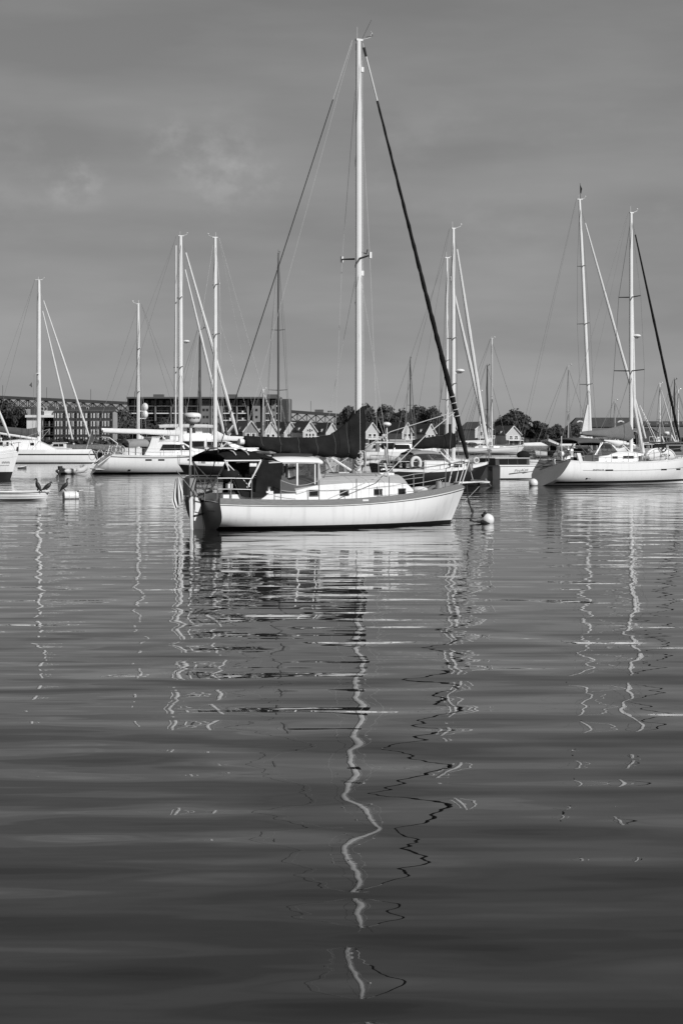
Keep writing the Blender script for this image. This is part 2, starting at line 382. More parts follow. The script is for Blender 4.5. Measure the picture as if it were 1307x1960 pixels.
def rails(root, h, xs, hgt=.62, r=.014, wire=.006, pulpit=True, pushpit=True, m=STEEL, base=0.0):
    for sd in (-1, 1):
        tops = []
        for x in xs:
            p = Vector((x, sd * (h.hb(x) - .07), h.sheer(x) + base)); q = p + Vector((0, 0, hgt)); tops.append((p, q)); T('stanchion', [p - Vector((0, 0, .05)), q], r, m, root, 6)
        for f in (1.0, .52):
            pts = []
            for (a, b) in zip(tops, tops[1:]):
                for k in range(5):
                    u = k / 5; pts.append(lerp(lerp(a[0], a[1], f), lerp(b[0], b[1], f), u) - Vector((0, 0, .02 * math.sin(u * math.pi))))
            pts.append(lerp(tops[-1][0], tops[-1][1], f)); T('lifeline', pts, wire, m, root, 5)
        if pulpit:
            a = Vector((h.xf - 1.5, sd * (h.hb(h.xf - 1.5) - .06), h.sheer(h.xf - 1.5) + base)); c = Vector((h.xf - .05, sd * .16, h.sheer(h.xf) + base)); e = Vector((h.xf + .1, 0, h.sheer(h.xf) + hgt + base))
            T('pulpit_rail', [a, a + Vector((.08, 0, hgt)), c + Vector((.02, sd * .05, hgt)), e], r * 1.1, m, root); T('pulpit_leg', [c, c + Vector((.02, sd * .05, hgt))], r * 1.1, m, root)
        if pushpit:
            a = Vector((h.xa + 1.1, sd * (h.hb(h.xa + 1.1) - .06), h.sheer(h.xa + 1.1) + base)); c = Vector((h.xa + .08, sd * (h.hb(h.xa) - .08), h.sheer_t(0) + base)); e = Vector((h.xa + .02, 0, h.sheer_t(0) + hgt + base))
            T('pushpit_rail', [a, a + Vector((-.05, 0, hgt)), c + Vector((0, 0, hgt)), e], r * 1.1, m, root); T('pushpit_leg', [c, c + Vector((0, 0, hgt))], r * 1.1, m, root)
            T('pushpit_rail', [a + Vector((0, 0, hgt * .5)), c + Vector((0, 0, hgt * .5)), e - Vector((0, 0, hgt * .5))], r * .9, m, root)
def canopy(root, x0, x1, hw, z, crown, m, name='bimini', th=.03, lip=.12):
    rr = []
    for i in range(9):
        q = i / 8; x = lerp(x0, x1, q); b = math.sin(math.pi * q) ** .6 * .06; ring = []
        prof = [(-1, -lip), (-.99, 0), (-.85, crown * .45), (-.5, crown * .85), (0, crown), (.5, crown * .85), (.85, crown * .45), (.99, 0), (1, -lip)]
        dz = -lip * 1.2 if i in (0, 8) else 0
        ring = [Vector((x, a * hw, z + c + b + (dz if abs(a) < .9 else 0) * .6)) for a, c in prof] + [Vector((x, a * hw * .985, z + c + b - th)) for a, c in prof[::-1]]
        rr.append(ring)
    return MB().loft(rr, True, True).build(name, m, root, ang=60)
def dodger(root, x0, x1, hw, zb, zt, m=CANVG, pane=VINYL, slope=.5):
    # spray hood: canvas roof with clear side and front panes
    d = canopy(root, x0, x1, hw * .92, zt, .10, m, 'spray_hood', lip=.05)
    for sd in (-1, 1):
        MB().add([(x0 + .1, sd * hw, zb), (x1 + slope, sd * hw * .92, zb - .02), (x1, sd * hw * .9, zt - .03), (x0 + .05, sd * hw * .91, zt - .03)], [(0, 1, 2, 3)]).build('side_pane', pane, d, smooth=False)
        T('hood_frame', [(x0 + .08, sd * hw * 1.005, zb), (x0 + .05, sd * hw * .93, zt)], .016, STEEL, d); T('hood_frame', [(x1 + slope, sd * hw * .925, zb), (x1, sd * hw * .91, zt)], .016, m, d)
    MB().add([(x1 + slope, -hw * .92, zb - .02), (x1 + slope, hw * .92, zb - .02), (x1, hw * .9, zt), (x1, -hw * .9, zt)], [(0, 1, 2, 3)]).build('front_pane', pane, d, smooth=False)
def root_at(name, px, D, head, label, cat, group=None):
    return empty(name, ((px - CX) / FP * D, D, 0), R(head), label, cat, group)
HM = lambda top=GEL, boot=STRIPE, stripe=STRIPE, bot=BLACKP: [bot, boot, top, stripe]

# ------------------------------------------------------------------ water
def water_material():
    m = bpy.data.materials.new('harbour_water'); m.use_nodes = True; t = m.node_tree; b = t.nodes['Principled BSDF']
    b.inputs['Base Color'].default_value = (.004, .004, .004, 1); b.inputs['Roughness'].default_value = .012; b.inputs['IOR'].default_value = 1.333; b.inputs['Specular IOR Level'].default_value = .35
    tcn = N(t, 'ShaderNodeTexCoord')
    def wave(sx, sy, amp, rot=0, det=1.5, rough=.4, off=0, dist=0):
        mp = N(t, 'ShaderNodeMapping'); mp.inputs['Scale'].default_value = (sx, sy, 1); mp.inputs['Rotation'].default_value = (0, 0, R(rot)); mp.inputs['Location'].default_value = (off, off * 1.7, 0)
        t.links.new(tcn.outputs['Object'], mp.inputs[0])
        nz = N(t, 'ShaderNodeTexNoise'); nz.noise_dimensions = '2D'; nz.inputs['Scale'].default_value = 1; nz.inputs['Detail'].default_value = det; nz.inputs['Roughness'].default_value = rough; nz.inputs['Distortion'].default_value = dist
        t.links.new(mp.outputs[0], nz.inputs['Vector'])
        return M2('MULTIPLY', nz.outputs[0], amp, t)
    a = wave(*WV[0]); c = wave(*WV[1]); d = wave(*WV[2]); e = wave(*WV[3]); a = M2('ADD', a, wave(*WV[4]), t); e = M2('ADD', e, wave(*WV[5]), t)
    # patches of livelier and calmer water
    pm = N(t, 'ShaderNodeTexNoise'); pm.noise_dimensions = '2D'; mp = N(t, 'ShaderNodeMapping'); mp.inputs['Scale'].default_value = (.04, .09, 1); t.links.new(tcn.outputs['Object'], mp.inputs[0]); t.links.new(mp.outputs[0], pm.inputs['Vector'])
    pm.inputs['Scale'].default_value = 1; pm.inputs['Detail'].default_value = 2
    pr = N(t, 'ShaderNodeMapRange'); pr.inputs[1].default_value = .35; pr.inputs[2].default_value = .65; pr.inputs[3].default_value = .45; pr.inputs[4].default_value = 1.15; t.links.new(pm.outputs[0], pr.inputs[0])
    fine = M2('MULTIPLY', M2('ADD', d, e, t), pr.outputs[0], t)
    hgt = M2('ADD', a, c, t)
    sy_ = N(t, 'ShaderNodeSeparateXYZ'); t.links.new(tcn.outputs['Object'], sy_.inputs[0])       # sheltered, calmer water among the moored hulls
    cm = N(t, 'ShaderNodeMapRange', interpolation_type='SMOOTHSTEP'); cm.inputs[1].default_value = 14; cm.inputs[2].default_value = 50; cm.inputs[3].default_value = 1.0; cm.inputs[4].default_value = .42; t.links.new(sy_.outputs[1], cm.inputs[0])
    hgt = M2('ADD', M2('MULTIPLY', M2('SUBTRACT', hgt, WMEAN, t), cm.outputs[0], t), M2('MULTIPLY', fine, .75, t), t)
    bn = N(t, 'ShaderNodeBump'); bn.inputs['Strength'].default_value = 1; bn.inputs['Distance'].default_value = 1
    t.links.new(hgt, bn.inputs['Height']); t.links.new(bn.outputs[0], b.inputs['Normal'])
    return m
# scale across, scale along the view, height (m), rotation, detail, roughness, offset
WV = [(.20, .36, .066, 6, .8, .4, 3.3), (.74, .84, .042, -9, .3, .4, 11.7), (1.7, 2.4, .0048, 14, .6, .45, 5.1), (4.5, 6.5, .0004, -20, 1, .5, 1.9), (.34, 1.7, .013, 4, .5, .4, 8.3), (.9, 4.4, .0030, -3, .6, .5, 2.7)]
WMEAN = .5 * (WV[0][2] + WV[1][2] + WV[4][2])
WATER = water_material()
wb = MB(); wb.add([(-2500, -400, 0), (2500, -400, 0), (2500, 846, 0), (-2500, 846, 0)], [(0, 1, 2, 3)])
tag(wb.build('water', WATER, smooth=False), kind='structure')

# ------------------------------------------------------------------ land on the far side
GRASSM = mat('dry_shore_grass', .10, .95, var=.35, scale=.2, bump=.05, bscale=2)
STONEM = mat('seawall_stone', .17, .9, var=.4, scale=1.2, bump=.08, bscale=1.5)
gb = MB(); xs = [-3000 + i * 60 for i in range(101)]
rr = []
for x in xs: rr.append([Vector((x, 845 + 1.5 * math.sin(x * .05), -.6)), Vector((x, 845.5 + 1.5 * math.sin(x * .05), 1.3)), Vector((x, 862, 1.5)), Vector((x, 1400, 2.0)), Vector((x, 9000, 3.0))])
gb.loft(rr, False, False)
gb.m = [0 if (i % 4) else 1 for i in range(len(gb.f))]
tag(gb.build('ground', [GRASSM, STONEM], smooth=False), kind='structure')

# ------------------------------------------------------------------ trees
LEAFM = mat('dark_leaves', .024, .7, var=.55, scale=.6)
LEAFM_LIT = mat('lit_leaves', .060, .7, var=.5, scale=.6)  # paler copy painted for sunlit clumps, handed out at random
BARK = mat('bark', .07, .95, var=.3, scale=2)
def crown_mesh(seed, w, h, nb, leaves, leaf, flat=.8):
    rnd = random.Random(seed); v = []; f = []; mi = []
    blobs = []
    for i in range(nb):
        a = rnd.uniform(0, 6.283); u = rnd.random() ** .5; zz = rnd.uniform(0, 1); env = math.sin(math.pi * min(1, .18 + .74 * zz)) ** .75
        r = rnd.uniform(.16, .30) * w
        blobs.append((Vector((math.cos(a) * u * env * (w * .5 - r * .5), math.sin(a) * u * env * (w * .5 - r * .5), h * (.22 + .64 * zz))), r))
    for (c, r) in blobs:
        tone = rnd.random() < .42
        for k in range(leaves):
            d = Vector((rnd.gauss(0, 1), rnd.gauss(0, 1), rnd.gauss(0, 1))).normalized()
            p = c + Vector((d.x * r, d.y * r, d.z * r * flat)) * rnd.uniform(.72, 1.08)
            n = (d + Vector((rnd.gauss(0, .5), rnd.gauss(0, .5), rnd.gauss(0, .5)))).normalized(); a = n.orthogonal().normalized(); b = n.cross(a)
            an = rnd.uniform(0, 3.14); a, b = a * math.cos(an) + b * math.sin(an), b * math.cos(an) - a * math.sin(an)
            s = leaf * rnd.uniform(.6, 1.3); i = len(v)
            v += [tuple(p + a * s), tuple(p + b * s * .7), tuple(p - a * s), tuple(p - b * s * .7)]; f.append((i, i + 1, i + 2, i + 3)); mi.append(1 if tone else 0)
        # inner mass so that the clump is not see-through
        b0 = MB().ball(c, r * .74, 6, 4, (1, 1, flat)); i = len(v); v += b0.v; f += [tuple(q + i for q in ff) for ff in b0.f]; mi += [0] * len(b0.f)
    me = bpy.data.meshes.new('crown'); me.from_pydata(v, [], f); me.materials.append(LEAFM); me.materials.append(LEAFM_LIT); me.polygons.foreach_set('material_index', mi); me.update()
    return me
CROWNS = [crown_mesh(i, 9, 9, 26, 95, .42) for i in range(4)] + [crown_mesh(9, 10, 6, 16, 100, .4, .4)]
trunkb = MB(); trunkb.tube([(0, 0, -.3), (.1, 0, 2), (0, .1, 4.5)], [.32, .24, .14], 7)
for a, l in ((.4, 2.6), (2.2, 2.3), (4.0, 2.8), (5.3, 2.2)): trunkb.tube([(0, 0, 2.2), (math.cos(a) * l * .6, math.sin(a) * l * .6, 4.2), (math.cos(a) * l, math.sin(a) * l, 5.6)], [.15, .09, .04], 5)
trunk0 = trunkb.build('trunk', BARK); TRUNKM = trunk0.data; bpy.data.objects.remove(trunk0)
def tree(px, ytop, wpx, D, label, var, group=None, cat='tree', name='broadleaf_tree'):
    g = 1.5; hgt = zat(ytop, D) - g; w = wpx / FP * D
    r = empty(name, ((px - CX) / FP * D, D, g), random.uniform(0, 6), label, cat, group)
    c = bpy.data.objects.new('crown', CROWNS[var]); COL.objects.link(c); c.parent = r
    mw, mh = (9, 8.9) if var < 4 else (10, 5.8)
    k = 1.0 if hgt / w > .6 else 1; c.scale = (w / mw, w / mw, hgt / mh if var < 4 else min(hgt, w * .6) / mh)
    if var == 4: c.location = (0, 0, hgt - 5.9 * c.scale[2])
    t = bpy.data.objects.new('trunk', TRUNKM); COL.objects.link(t); t.parent = r; t.scale = (w / 9, w / 9, hgt / 8)
    return r
for a in [(10, 772, 62, 905, 'broad dark tree in front of the bridge beside the catamaran mast', 0), (38, 781, 42, 895, 'smaller dark tree hiding the pale wing of the white flats', 1),
          (-25, 776, 60, 900, 'dark tree in front of the bridge farthest from the white flats', 2),
          (236, 786, 46, 900, 'dark tree between the white flats and the tall apartment block', 3), (272, 797, 52, 905, 'dense dark tree below the apartment block nearest the white flats', 1),
          (312, 801, 50, 906, 'second dense dark tree below the apartment block counted from the white flats', 2), (352, 806, 44, 907, 'low dark tree under the middle of the tall apartment block', 0), (228, 806, 40, 893, 'low bushy tree against the end wall of the white flats', 0),
          (664, 780, 44, 990, 'tall tree where the bridge ends behind the gabled houses', 1), (698, 779, 52, 985, 'wide tree behind the houses just past the large sloop mast', 0), (736, 777, 50, 990, 'rounded tree behind the gabled houses beside the thin dark mast', 3),
          (768, 784, 44, 980, 'shortest tree of the clump behind the gabled houses', 2), (803, 779, 52, 990, 'wide tree behind the gabled houses and the thin dark mast', 1), (829, 783, 40, 985, 'last tree of the clump before the white furled headsails', 0),
          (982, 785, 64, 930, 'big rounded tree standing alone behind the last white gabled house', 2), (960, 803, 40, 940, 'smaller tree at the shoulder of the big rounded tree', 0), (1031, 804, 46, 925, 'flat topped spreading tree near the big rounded tree', 4),
          (1066, 813, 34, 930, 'low round tree before the large dark roof', 3), (1008, 812, 36, 935, 'low tree between the rounded tree and the flat topped tree', 1), (1098, 815, 36, 915, 'low tree against the end of the large dark roof', 0), (1048, 822, 40, 915, 'scrubby bush below the flat topped tree', 2)]:
    tree(*a, group='trees on the far shore')
def wood(name, x0, x1, D, zlo, zhi, n, leaf, label, seed):
    rnd = random.Random(seed); v = []; f = []
    for i in range(n):
        x = rnd.uniform(x0, x1); top = zlo + (zhi - zlo) * (.5 + .5 * math.sin(x * .045 + seed) * math.sin(x * .017 + 1.3)); z = 1 + (top - 1) * (rnd.random() ** .6)
        p = Vector((x, D + rnd.uniform(-10, 10), z)); nn = Vector((rnd.gauss(0, .7), -1, rnd.gauss(.5, .7))).normalized(); a = nn.orthogonal().normalized(); b = nn.cross(a); s = leaf * rnd.uniform(.6, 1.4); k = len(v)
        v += [tuple(p + a * s), tuple(p + b * s), tuple(p - a * s), tuple(p - b * s)]; f.append((k, k + 1, k + 2, k + 3))
    me = bpy.data.meshes.new(name); me.from_pydata(v, [], f); me.materials.append(LEAFM); o = bpy.data.objects.new(name, me); COL.objects.link(o); tag(o, label, 'wood', kind='stuff')
wood('distant_wood', -420, 420, 1240, 7, 14, 16000, 1.6, 'dark distant treeline low behind the houses on the far shore', 3)
wood('shore_scrub', -300, 300, 878, 2.5, 4.5, 6000, .8, 'low scrub along the far waterfront between the houses', 5)

# ------------------------------------------------------------------ road bridge
BRM = mat('weathered_bridge_steel', .045, .7, var=.2, scale=.1)
def bridge():
    D0 = 1500.0; pts = [(-160, 750), (0, 757.5), (243, 769), (555, 785), (650, 792), (800, 806)]
    P = [Vector(((x - CX) / FP * D0, D0, zat(y, D0))) for x, y in pts]
    r = empty('road_bridge', (0, D0, 2), 0, 'long dark steel truss road bridge on the skyline behind the flats', 'bridge'); off = -Vector((0, D0, 2))
    def zx(x):
        for a, b in zip(P, P[1:]):
            if a.x <= x <= b.x: return lerp(a.z, b.z, (x - a.x) / (b.x - a.x))
        return P[-1].z
    rr = []
    for p in P: rr.append([p + off + Vector((0, y, z)) for y, z in ((-6, 0), (6, 0), (6, -2.2), (-6, -2.2))])
    MB().loft(rr, True, True).build('deck', BRM, r, smooth=False)
    x = P[0].x; pan = 7.0; nrow = 0; dp = 8.2
    lower = {-4.5: [], 4.5: []}
    while x < P[-1].x - pan:
        for y in (-4.5, 4.5):
            t0, t1 = zx(x) - 2.1, zx(x + pan) - 2.1; b0, b1 = t0 - dp + 2.1, t1 - dp + 2.1
            a = Vector((x, D0 + y, 0)) + off; c = Vector((x + pan, D0 + y, 0)) + off; md = (a + c) / 2
            if x < P[2].x + 5 or x > P[2].x + 60 or True:
                m = MB(); m.tube([a + Vector((0, 0, t0)), c + Vector((0, 0, b1))], .26, 4); m.tube([a + Vector((0, 0, b0)), c + Vector((0, 0, t1))], .26, 4); m.build('diagonal', BRM, r, smooth=False)
                m = MB(); m.tube([a + Vector((0, 0, t0)), a + Vector((0, 0, b0))], .26, 4); m.build('vertical', BRM, r, smooth=False)
            lower[y].append(a + Vector((0, 0, b0)))
        x += pan
    for y in lower: MB().tube(lower[y], .55, 4).build('lower_chord', BRM, r, smooth=False)
    for k, xx in enumerate((-330, -255, -180, -105, -30, 30)):
        zt = zx(xx) - dp
        m = MB(); 
        for y in (-4.5, 4.5): m.tube([Vector((xx, D0 + y, 0)) + off, Vector((xx, D0 + y, zt)) + off], [1.5, 1.1], 6)
        m.box(Vector((xx, D0, zt)) + off, (3, 12, 1.6)); m.build('pier', BRM, r, smooth=False)
    for xx in range(int(P[0].x), int(P[-1].x), 33): T('lamp_post', [Vector((xx, D0 - 5, zx(xx))) + off, Vector((xx, D0 - 5, zx(xx) + 8)) + off], .14, BRM, r, 4)
    xx = P[3].x + 22; m = MB(); m.box(Vector((xx, D0 - 2, zx(xx) + .9)) + off, (6.5, 2.5, 2.2)); m.box(Vector((xx + 8, D0 - 2, zx(xx) + .5)) + off, (3.5, 2, 1.2)); m.build('traffic', DGREY, r, smooth=False)
bridge()

# ------------------------------------------------------------------ buildings
WPALE = mat('pale_render', .64, .85, var=.06, scale=.3)
WGREY = mat('grey_cladding', .17, .8, var=.08, scale=.3)
WMID = mat('mid_grey_cladding', .24, .8, var=.08, scale=.3)
WDARK = mat('dark_cladding', .055, .8, var=.12, scale=.3)
ROOFM = mat('dark_shingle_roof', .055, .9, var=.2, scale=1.2)
ROOF2 = mat('grey_shingle_roof', .085, .9, var=.2, scale=1.2)
SHING = mat('light_shingle_siding', .46, .85, var=.08, scale=.8, stretch=(1, 1, 4))
SHINGG = mat('grey_shingle_siding', .20, .85, var=.08, scale=.8, stretch=(1, 1, 4))
TRIM = mat('white_trim', .72, .6, var=.04)
PANE = mat('building_glass', .02, .08, var=.3)
def win(parent, c, w, h, frame=TRIM, d=.12, face=-1):
    f = BX('window', c, (w + .3, d, h + .3), frame, parent); BX('pane', Vector(c) + Vector((0, face * (d / 2 + .02), 0)), (w, .05, h), PANE, f); return f

def tall_flats():
    D = 955.0; s = FP / D; X = lambda px: (px - CX) / s; Z = lambda y: zat(y, D)
    r = empty('apartment_block', (X(400), D, 1.5), 0, 'long dark flat roofed apartment block with stacked recessed balconies', 'building'); o = Vector((-X(400), 0, -1.5))
    x0, x1 = X(244), X(556); zt = Z(763)
    BX('core', Vector(((x0 + x1) / 2, 16, (zt + 1.5) / 2)) + o, (x1 - x0, 18, zt - 1.5), WDARK, r)
    BX('roof_slab', Vector(((X(244) + X(538)) / 2, 10, zt + .4)) + o, (X(538) - X(244), 26, .8), DGREY, r)
    floors = [Z(763), Z(777), Z(791), Z(804.5), Z(818)]
    bays = [(246, 270), (273, 296), (299, 326), (329, 354), (357, 382), (427, 452), (455, 474), (508, 519), (529, 537)]
    for i, (a, b) in enumerate(bays):
        for k in range(4):
            zf = floors[k + 1]; dark = a < 385
            m = MB(); m.box(Vector(((X(a) + X(b)) / 2, 4.2, zf)) + o, (X(b) - X(a), 5.2, .45)); ba = m.build('balcony', WDARK if dark and k > 1 else TRIM, r, smooth=False)
            m = MB(); w = X(b) - X(a); nb = max(3, int(w / 1.2))
            for q in range(nb + 1): m.box(Vector((X(a) + w * q / nb, 1.75, zf + .75)) + o, (.08, .08, 1.1))
            m.box(Vector(((X(a) + X(b)) / 2, 1.75, zf + 1.3)) + o, (w, .1, .12)); m.build('railing', DGREY, ba, smooth=False)
            nw = 2 if b - a > 15 else 1
            for q in range(nw):
                wx = lerp(X(a), X(b), (q + .5) / nw); win(r, Vector((wx, 6.95, zf + 1.7)) + o, w / nw * .5, 2.1, TRIM if (not dark and (i + q + k) % 2 == 0) else DGREY)
            if not dark and k < 3: BX('patio_furniture', Vector((lerp(X(a), X(b), .55), 3.2, zf + .75)) + o, (w * .28, .8, 1.0), TRIM, r)
    for px in (245, 271.5, 297.5, 327.5, 355.5, 383, 425.5, 453.5, 475, 507, 538):
        BX('party_wall', Vector((X(px), 3.8, (Z(763) + Z(835)) / 2)) + o, (.6, 6, Z(763) - Z(835)), WMID if px > 400 else WGREY, r)
    for (a, b, m) in ((385, 402, WGREY), (403.5, 424, WGREY), (484, 498, WMID), (519.5, 528.5, WMID)):
        p = BX('pier', Vector(((X(a) + X(b)) / 2, 3.9, (Z(765) + Z(840)) / 2)) + o, (X(b) - X(a), 6.6, Z(765) - Z(840)), m, r)
        for k in range(4):
            for q in ((.3, .7) if b - a > 15 else (.5,)): BX('window', Vector((lerp(X(a), X(b), q), .55, floors[k + 1] + 1.6)) + o, (1.1, .1, 1.2), PANE, r)
    BX('stair_tower', Vector(((X(541) + X(555)) / 2, 6, (Z(764) + 1.5) / 2)) + o, (X(555) - X(541), 9, Z(764) - 1.5), WDARK, r)
    for k in range(5): BX('tower_rib', Vector((lerp(X(541.5), X(551), k / 4), 1.4, (Z(766) + 4) / 2)) + o, (.35, .3, Z(766) - 4), DGREY, r)
    BX('tower_edge', Vector((X(554.3), 2.0, (Z(764) + 1.5) / 2)) + o, (.9, 1.8, Z(764) - 1.5), WMID, r)
    for px in (300, 442, 520): BX('roof_plant', Vector((X(px), 12, zt + 1.5)) + o, (5, 4, 1.6), DGREY, r)
tall_flats()
def low_flats():
    D = 872.0; s = FP / D; X = lambda px: (px - CX) / s; Z = lambda y: zat(y, D)
    r = empty('waterfront_flats', (X(140), D, 1.5), 0, 'low four storey white flats with dark balconies below the bridge', 'building'); o = Vector((-X(140), 0, -1.5))
    BX('wall', Vector(((X(80) + X(214)) / 2, 9, (Z(786) + 1.5) / 2)) + o, (X(214) - X(80), 10, Z(786) - 1.5), WPALE, r)
    m = MB(); a, b = X(101), X(217); m.add([Vector(p) + o for p in ((a, 3.1, Z(787)), (b, 3.1, Z(787)), (b, 7, Z(783)), (a, 7, Z(783)), (b, 15, Z(787)), (a, 15, Z(787)))], [(0, 1, 2, 3), (3, 2, 4, 5), (0, 3, 5), (1, 4, 2)]); m.build('roof', ROOFM, r, smooth=False)
    BX('upper_storey', Vector(((X(50) + X(212)) / 2, 17, Z(789))) + o, (X(212) - X(50), 7, 5.4), WDARK, r)
    for px in (73, 80, 102, 118, 133, 161): win(r, Vector((X(px), 13.4, Z(781.5))) + o, .8, 1.4)
    BX('left_wing', Vector(((X(49) + X(101)) / 2, 8, (Z(798) + 1.5) / 2)) + o, (X(101) - X(49), 8, Z(798) - 1.5), WPALE, r)
    BX('wing_roof', Vector(((X(47) + X(102)) / 2, 7.6, Z(796.5))) + o, (X(102) - X(47), 10, 1.1), TRIM, r)
    cols = [82, 103, 124, 146, 172, 194, 214]; fl = [Z(787), Z(801), Z(817), Z(832.6), Z(847)]
    for i, (a, b) in enumerate(zip(cols, cols[1:])):
        xa, xb = X(a), X(b); w = xb - xa
        BX('column', Vector((xa, 3.0, (fl[0] + 1.5) / 2)) + o, (.45, .45, fl[0] - 1.5), WDARK, r)
        for k in range(4 if a >= 103 else 3):
            zf = fl[4 - k]; ztop = zf + 3.0
            ba = BX('balcony', Vector(((xa + xb) / 2, 3.45, zf + .05)) + o, (w, 1.1, .22), WDARK, r)
            m = MB()
            for q in range(6): m.box(Vector((lerp(xa, xb, q / 5), 2.95, zf + .7)) + o, (.05, .05, 1))
            m.box(Vector(((xa + xb) / 2, 2.95, zf + 1.2)) + o, (w, .08, .1)); m.build('railing', DGREY, ba, smooth=False)
            for q in ((.18, .12), (.5, .22), (.84, .12)):
                d = BX('balcony_door', Vector((lerp(xa, xb, q[0]), 3.95, zf + 1.35)) + o, (w * q[1], .14, 2.3), PANE, r)
                if q[1] > .15: BX('door_frame', Vector((lerp(xa, xb, q[0]), 3.86, zf + 1.35)) + o, (.12, .1, 2.3), TRIM, d)
            m = MB(); m.add([Vector(p) + o for p in ((xb - w * .30, .95, ztop), (xb, .95, ztop), (xb, .95, zf + .4))], [(0, 1, 2)]); 
            BX('dividing_wall', Vector((xb - .15, 3.7, zf + 1.6)) + o, (.3, .6, 2.9), WDARK, r)
    BX('column', Vector((X(214), 3.0, (fl[0] + 1.5) / 2)) + o, (.45, .45, fl[0] - 1.5), WDARK, r)
    m = MB(); m.add([Vector(p) + o for p in ((X(214), 4.5, 1.5), (X(222), 7, 1.5), (X(222), 7, Z(790)), (X(214), 4.5, Z(786)))], [(0, 1, 2, 3)]); m.build('end_wall', WMID, r, smooth=False)
low_flats()

def house(px, ypk, yeave, wpx, D, label, wallm=SHING, roofm=ROOFM, yaw=30, depth=12, kind=0, cat='house', group='gabled houses on the far shore', dz=1.5):
    s = FP / D; r = empty('gabled_house', ((px - CX) / s, D, dz), R(yaw), label, cat, group)
    w = wpx / s / math.cos(R(yaw)); zp = zat(ypk, D) - dz; ze = zat(yeave, D) - dz
    m = MB(); pr = [(-w / 2, 0), (w / 2, 0), (w / 2, ze), (0, zp), (-w / 2, ze)]
    m.loft([[Vector((x, y, z)) for x, z in pr] for y in (0, depth)], True, True); m.build('wall', wallm, r, smooth=False)
    for sd in (-1, 1):
        e = Vector((sd * (w / 2 + .35), 0, ze - .35 * (zp - ze) / (w / 2))); q = []
        for y in (-.45, depth + .4):
            q.append([Vector((0, y, zp + .05)), Vector((e.x, y, e.z + .05)), Vector((e.x, y, e.z + .3)), Vector((0, y, zp + .34))])
        MB().loft(q, True, True).build('roof', roofm, r, smooth=False)
        a = Vector((0, -.52, zp + .12)); b = Vector((e.x, -.52, e.z + .12)); T('bargeboard', [a, b], .24, TRIM, r, 4)
    n = 3 if kind == 1 else 2; ww = w * .62 / n
    for k in range(n):
        wx = (k - (n - 1) / 2) * ww * 1.15
        f = BX('window', (wx, -.08, ze * .70), (ww * .92, .16, ze * .36), TRIM, r); BX('pane', (wx, -.19, ze * .70), (ww * .6, .06, ze * .30), PANE, f)
        if kind == 1:
            f = BX('window', (wx * .62, -.08, ze * 1.1), (ww * .6, .16, (zp - ze) * (.42 if k == 1 else .26)), TRIM, r); BX('pane', (wx * .62, -.19, ze * 1.1), (ww * .42, .06, (zp - ze) * (.34 if k == 1 else .18)), PANE, f)
        f = BX('door', (wx, -.06, ze * .2), (ww * .7, .12, ze * .38), PANE, r)
    ba = BX('balcony', (0, -1.1, ze * .42), (w * .98, 2.2, .25), TRIM, r)
    m = MB(); m.box((0, -2.15, ze * .42 + 1.1), (w * .98, .12, .14))
    for k in range(9): m.box((lerp(-w * .48, w * .48, k / 8), -2.15, ze * .42 + .6), (.14 if k % 8 else .25, .1, 1.0))
    m.build('railing', TRIM, ba, smooth=False)
    for sd in (-1, 1): T('balcony_post', [(sd * w * .46, -2.1, 0), (sd * w * .46, -2.1, ze * .42)], .12, TRIM, r, 4)
    if kind != 2:    # a low dormer on the visible slope
        dy = depth * .45; dx = -w * .36; zz = ze + (zp - ze) * .28 
        dm = MB(); dm.box((dx - .3, dy, zz), (1.2, 2.0, 1.3)); d = dm.build('dormer', wallm, r, smooth=False); BX('dormer_roof', (dx - .2, dy, zz + .75), (1.7, 2.5, .22), roofm, d); BX('dormer_pane', (dx - .93, dy, zz + .05), (.06, 1.3, .8), PANE, d)
    return r
HL = [(480, 806, 826, 29, 846, 'grey fronted gabled house with white balcony nearest the tall apartment block', SHINGG, ROOF2, 0),
      (518, 808.5, 828, 25, 852, 'white gabled house second along from the tall apartment block', SHING, ROOFM, 0), (556, 808.5, 828, 24, 854, 'white gabled house third along, below the dark stair tower', SHING, ROOFM, 0),
      (593, 807.5, 826, 26, 846, 'white gabled house with a tall arched group of gable windows', SHING, ROOFM, 1), (635, 810, 829, 22, 860, 'white gabled house where the bridge ends', SHING, ROOF2, 0),
      (712, 809.5, 827, 25, 850, 'white gabled house just past the large sloop mast', SHING, ROOF2, 0), (779, 809, 827, 20, 858, 'narrow white gabled house by the thin dark mast', SHING, ROOFM, 2),
      (824, 812, 829, 19, 862, 'narrow white gabled house above the dark boom cover', SHING, ROOF2, 0), (869, 813, 830, 20, 864, 'white gabled house partly behind the black boom cover', SHING, ROOFM, 2),
      (925, 808.5, 822, 34, 852, 'larger white gabled house behind the paired furled headsails', SHING, ROOF2, 2), (982, 816, 832, 30, 853, 'last white gabled house standing before the big rounded tree', SHING, ROOFM, 0),
      (447, 812, 828, 24, 864, 'gabled house half hidden by the furled headsails beside the apartment block', SHINGG, ROOF2, 2), (668, 815, 831, 22, 872, 'gabled house mostly behind the dark mainsail cover', SHINGG, ROOF2, 2)]
for (px, yp, ye, wp, D, lb, wm, rm, kd) in HL: house(px, yp, ye, wp, D, lb, wm, rm, kind=kd, yaw=random.uniform(27, 34))
